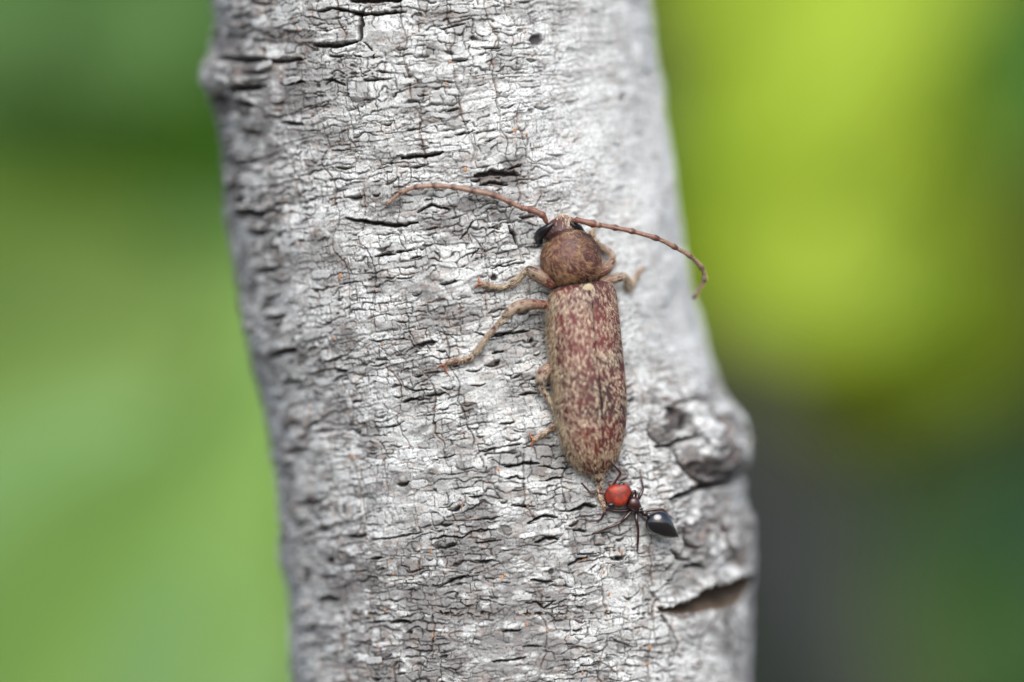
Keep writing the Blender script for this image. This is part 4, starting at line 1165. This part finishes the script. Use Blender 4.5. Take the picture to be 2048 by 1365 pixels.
def plant(name, label, leaves, mats, stem_px, d_cm, stem_mat=M_STEM, cat='plant', wratio=.55, lower=14, seed=1):
    f = 1 + d_cm / D
    sx_ = (stem_px - 1024) * K * f
    root = empty(name, (sx_, d_cm + 4, GROUND), label, cat)
    mes = [leaf_mesh('leaf', mm_, seed * 10 + i, wratio) for i, mm_ in enumerate(mats)]
    top = P(stem_px, -150, (d_cm + 4) / K)
    r = random.Random(seed)
    pts = [(sx_, d_cm + 4, GROUND - .5), (sx_ + 1.2, d_cm + 4.5, GROUND * .55), (sx_ - .8, d_cm + 4, GROUND * .2), (top[0], d_cm + 4, top[2])]
    V, Fc = wtube(pts, [.9, .75, .55, .2])
    obj('stem', V, Fc, stem_mat, root)
    for (x, y, dd, L, rot, tl_, rl_, k) in leaves:
        b0 = leaf(mes[k], (x, y), dd, L, rot, tl_, rl_, root)
        # its stalk runs to the stem
        zt = max(min(b0[2] - 2, top[2]), GROUND)
        tt = (zt - GROUND) / (top[2] - GROUND)
        s0 = (np.interp(tt, [0, .35, .75, 1], [p[0] for p in pts]), d_cm + 4, zt)
        V, Fc = wtube([s0, ((s0[0] + b0[0]) / 2, (s0[1] + b0[1]) / 2 + .3, (s0[2] + b0[2]) / 2 + .5), tuple(b0)], [.22, .17, .12], 7)
        obj('stalk', V, Fc, stem_mat, root)
    # lower leaves, under the frame
    for i in range(lower):
        z = r.uniform(GROUND + 6, -9)
        a = r.uniform(0, 360)
        c = np.array([sx_ + math.cos(a) * r.uniform(2, 6), d_cm + 4 + math.sin(a) * r.uniform(1, 4), z])
        pxx = 1024 + c[0] / K / (1 + c[1] / D); pyy = 682.5 - c[2] / K / (1 + c[1] / D)
        leaf(mes[r.randrange(len(mes))], (pxx, pyy), c[1], r.uniform(380, 620), r.uniform(0, 360), r.uniform(-.6, .6), r.uniform(-.6, .6), root)
    return root

# left: broad pale leaves
G_MID = leaf_material('leaf_mid_green', (0.230, 0.400, 0.100), (0.270, 0.450, 0.115))
G_BLUE = leaf_material('leaf_blue_green', (0.235, 0.410, 0.155), (0.265, 0.455, 0.175))
G_WARM = leaf_material('leaf_warm_green', (0.310, 0.465, 0.062), (0.340, 0.500, 0.072))
G_OLIVE = leaf_material('leaf_olive_green', (0.200, 0.320, 0.080), (0.230, 0.350, 0.090))
G_TOP = leaf_material('leaf_grass_green', (0.100, 0.210, 0.060), (0.120, 0.240, 0.068))
G_DEEP = leaf_material('leaf_deep_green', (0.045, 0.125, 0.014), (0.065, 0.155, 0.018))
left_leaves = [
    (60, 740, 19, 900, 66, .15, .1, 3), (330, 860, 20, 1000, 42, .1, .1, 0), (30, 1130, 18, 850, 40, .1, -.1, 1), (260, 1180, 17, 950, 42, .1, .2, 0), (520, 980, 21, 1000, 14, .05, .15, 2),
    (420, 1330, 17, 620, 28, .2, .1, 1), (120, 1420, 19, 800, 55, .1, .1, 2), (-180, 980, 20, 1000, 30, .1, .1, 3), (600, 1350, 22, 800, 8, .1, .1, 2), (90, 610, 31, 760, 78, .25, .1, 2), (330, 660, 29, 620, 58, .2, .1, 1),
    (90, -60, 26, 620, 82, .2, .1, 4), (330, -40, 25, 560, 70, .1, .2, 4), (-180, 10, 27, 560, 100, .1, .2, 1), (260, 240, 38, 800, 84, .2, .1, 5), (60, 360, 40, 500, 96, .3, .1, 3), (620, 760, 24, 800, 20, .1, .1, 0), (420, 420, 33, 600, 60, .2, .2, 5)]
plant('broad_leaved_plant', 'broad leaved plant, soft pale green, out of focus to the left of the trunk', left_leaves, [G_MID, G_BLUE, G_WARM, G_OLIVE, G_TOP, G_DEEP], 250, 36, seed=3, wratio=.62)
# right: yellow-green shrub
Y_LIT = leaf_material('leaf_yellow_green', (0.360, 0.505, 0.038), (0.405, 0.550, 0.060))  # backlit glow of the leaves put into the base colour
Y_GOLD = leaf_material('leaf_golden_green', (0.310, 0.395, 0.006), (0.350, 0.430, 0.008))
Y_OLIVE = leaf_material('leaf_olive_gold', (0.130, 0.165, 0.012), (0.160, 0.195, 0.016))
Y_DEEP = leaf_material('leaf_dull_green', (0.060, 0.140, 0.014), (0.080, 0.165, 0.018))
Y_MID = leaf_material('leaf_fresh_green', (0.195, 0.330, 0.020), (0.235, 0.370, 0.028))
right_leaves = [
    (1620, 150, 32, 620, 20, .1, .1, 0), (1500, 330, 34, 560, 340, .1, .1, 2), (1830, 120, 35, 560, 352, .1, -.1, 1), (1680, 430, 32, 640, 60, .2, .1, 0), (1540, 560, 34, 460, 100, .1, .1, 1),
    (1800, 520, 33, 600, 130, .1, .1, 2), (1740, 660, 35, 520, 95, .1, .1, 1), (1900, 620, 37, 420, 70, .3, .3, 1), (1420, 60, 37, 460, 10, .1, .3, 3), (1400, 440, 36, 420, 0, .1, .1, 2),
    (1740, -100, 34, 600, 80, .1, .1, 0), (1850, 330, 36, 420, 30, .1, .2, 1), (1460, -180, 36, 500, 60, .2, .2, 0), (1980, 420, 40, 420, 20, .3, .3, 3), (2010, 640, 39, 360, 60, .3, .3, 3), (2040, 130, 30, 520, 8, .3, .3, 5), (1700, 790, 39, 420, 100, .4, .1, 3), (1900, 790, 40, 380, 80, .4, .1, 3), (1420, 210, 39, 420, 30, .2, .2, 4)]
plant('yellow_green_shrub', 'bright yellow green shrub leaves, out of focus to the upper right of the trunk', right_leaves, [Y_LIT, Y_GOLD, Y_MID, Y_OLIVE, Y_DEEP, G_DEEP], 1880, 46, seed=5, wratio=.66)
# lower right: dark shrub
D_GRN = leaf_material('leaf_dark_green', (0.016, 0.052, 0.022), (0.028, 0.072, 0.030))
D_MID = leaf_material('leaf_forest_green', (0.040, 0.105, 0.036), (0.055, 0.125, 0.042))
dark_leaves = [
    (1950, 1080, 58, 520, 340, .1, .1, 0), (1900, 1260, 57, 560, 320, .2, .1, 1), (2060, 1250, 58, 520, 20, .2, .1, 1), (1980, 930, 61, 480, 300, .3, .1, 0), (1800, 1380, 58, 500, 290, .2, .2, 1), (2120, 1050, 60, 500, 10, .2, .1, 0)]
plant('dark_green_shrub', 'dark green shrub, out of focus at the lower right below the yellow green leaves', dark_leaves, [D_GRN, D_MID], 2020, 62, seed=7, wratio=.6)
# the blurred grey stem of another sapling
sap = empty('bare_sapling', (0, 0, 0), 'bare grey stem leaning in the blurred shade, beside the knot of the trunk', 'tree')
q0 = P(1330, 420, 56 / K); q1 = P(1500, 860, 55 / K); q2 = P(1640, 1330, 54 / K); q3 = P(1790, 1900, 53 / K)
q4 = np.array([q3[0] + 6, q3[1] + 1, GROUND - .5])
sap.location = (q4[0], q4[1], GROUND)
V, Fc = wtube([q0 + (q0 - q1) * .8, q0, q1, q2, q3, q4], [.3, .7, 1.5, 1.9, 2.1, 3.0], 20)
obj('trunk', V, Fc, M_GREYSTEM, sap)

# the far hedge that closes the view: one leafy mass
def hedge(name, label, x0, x1, y, z1, mat, n, size, thick, seed):
    r = np.random.RandomState(seed)
    c = np.stack([r.uniform(x0, x1, n), y + r.uniform(0, thick, n), GROUND + (z1 - GROUND) * r.uniform(0, 1, n) ** .85], -1)
    a = r.normal(0, 1, (n, 3)); a /= np.linalg.norm(a, axis=1, keepdims=True)
    b_ = np.cross(a, r.normal(0, 1, (n, 3))); b_ /= np.linalg.norm(b_, axis=1, keepdims=True)
    s_ = size * r.uniform(.6, 1.3, n)[:, None]
    V = np.stack([c - a * s_, c - b_ * s_ * .38, c + a * s_, c + b_ * s_ * .38], 1).reshape(-1, 3)
    o = obj(name, V, np.arange(n * 4).reshape(-1, 4), mat, None, smooth=False)
    return tag(o, label, kind='stuff')
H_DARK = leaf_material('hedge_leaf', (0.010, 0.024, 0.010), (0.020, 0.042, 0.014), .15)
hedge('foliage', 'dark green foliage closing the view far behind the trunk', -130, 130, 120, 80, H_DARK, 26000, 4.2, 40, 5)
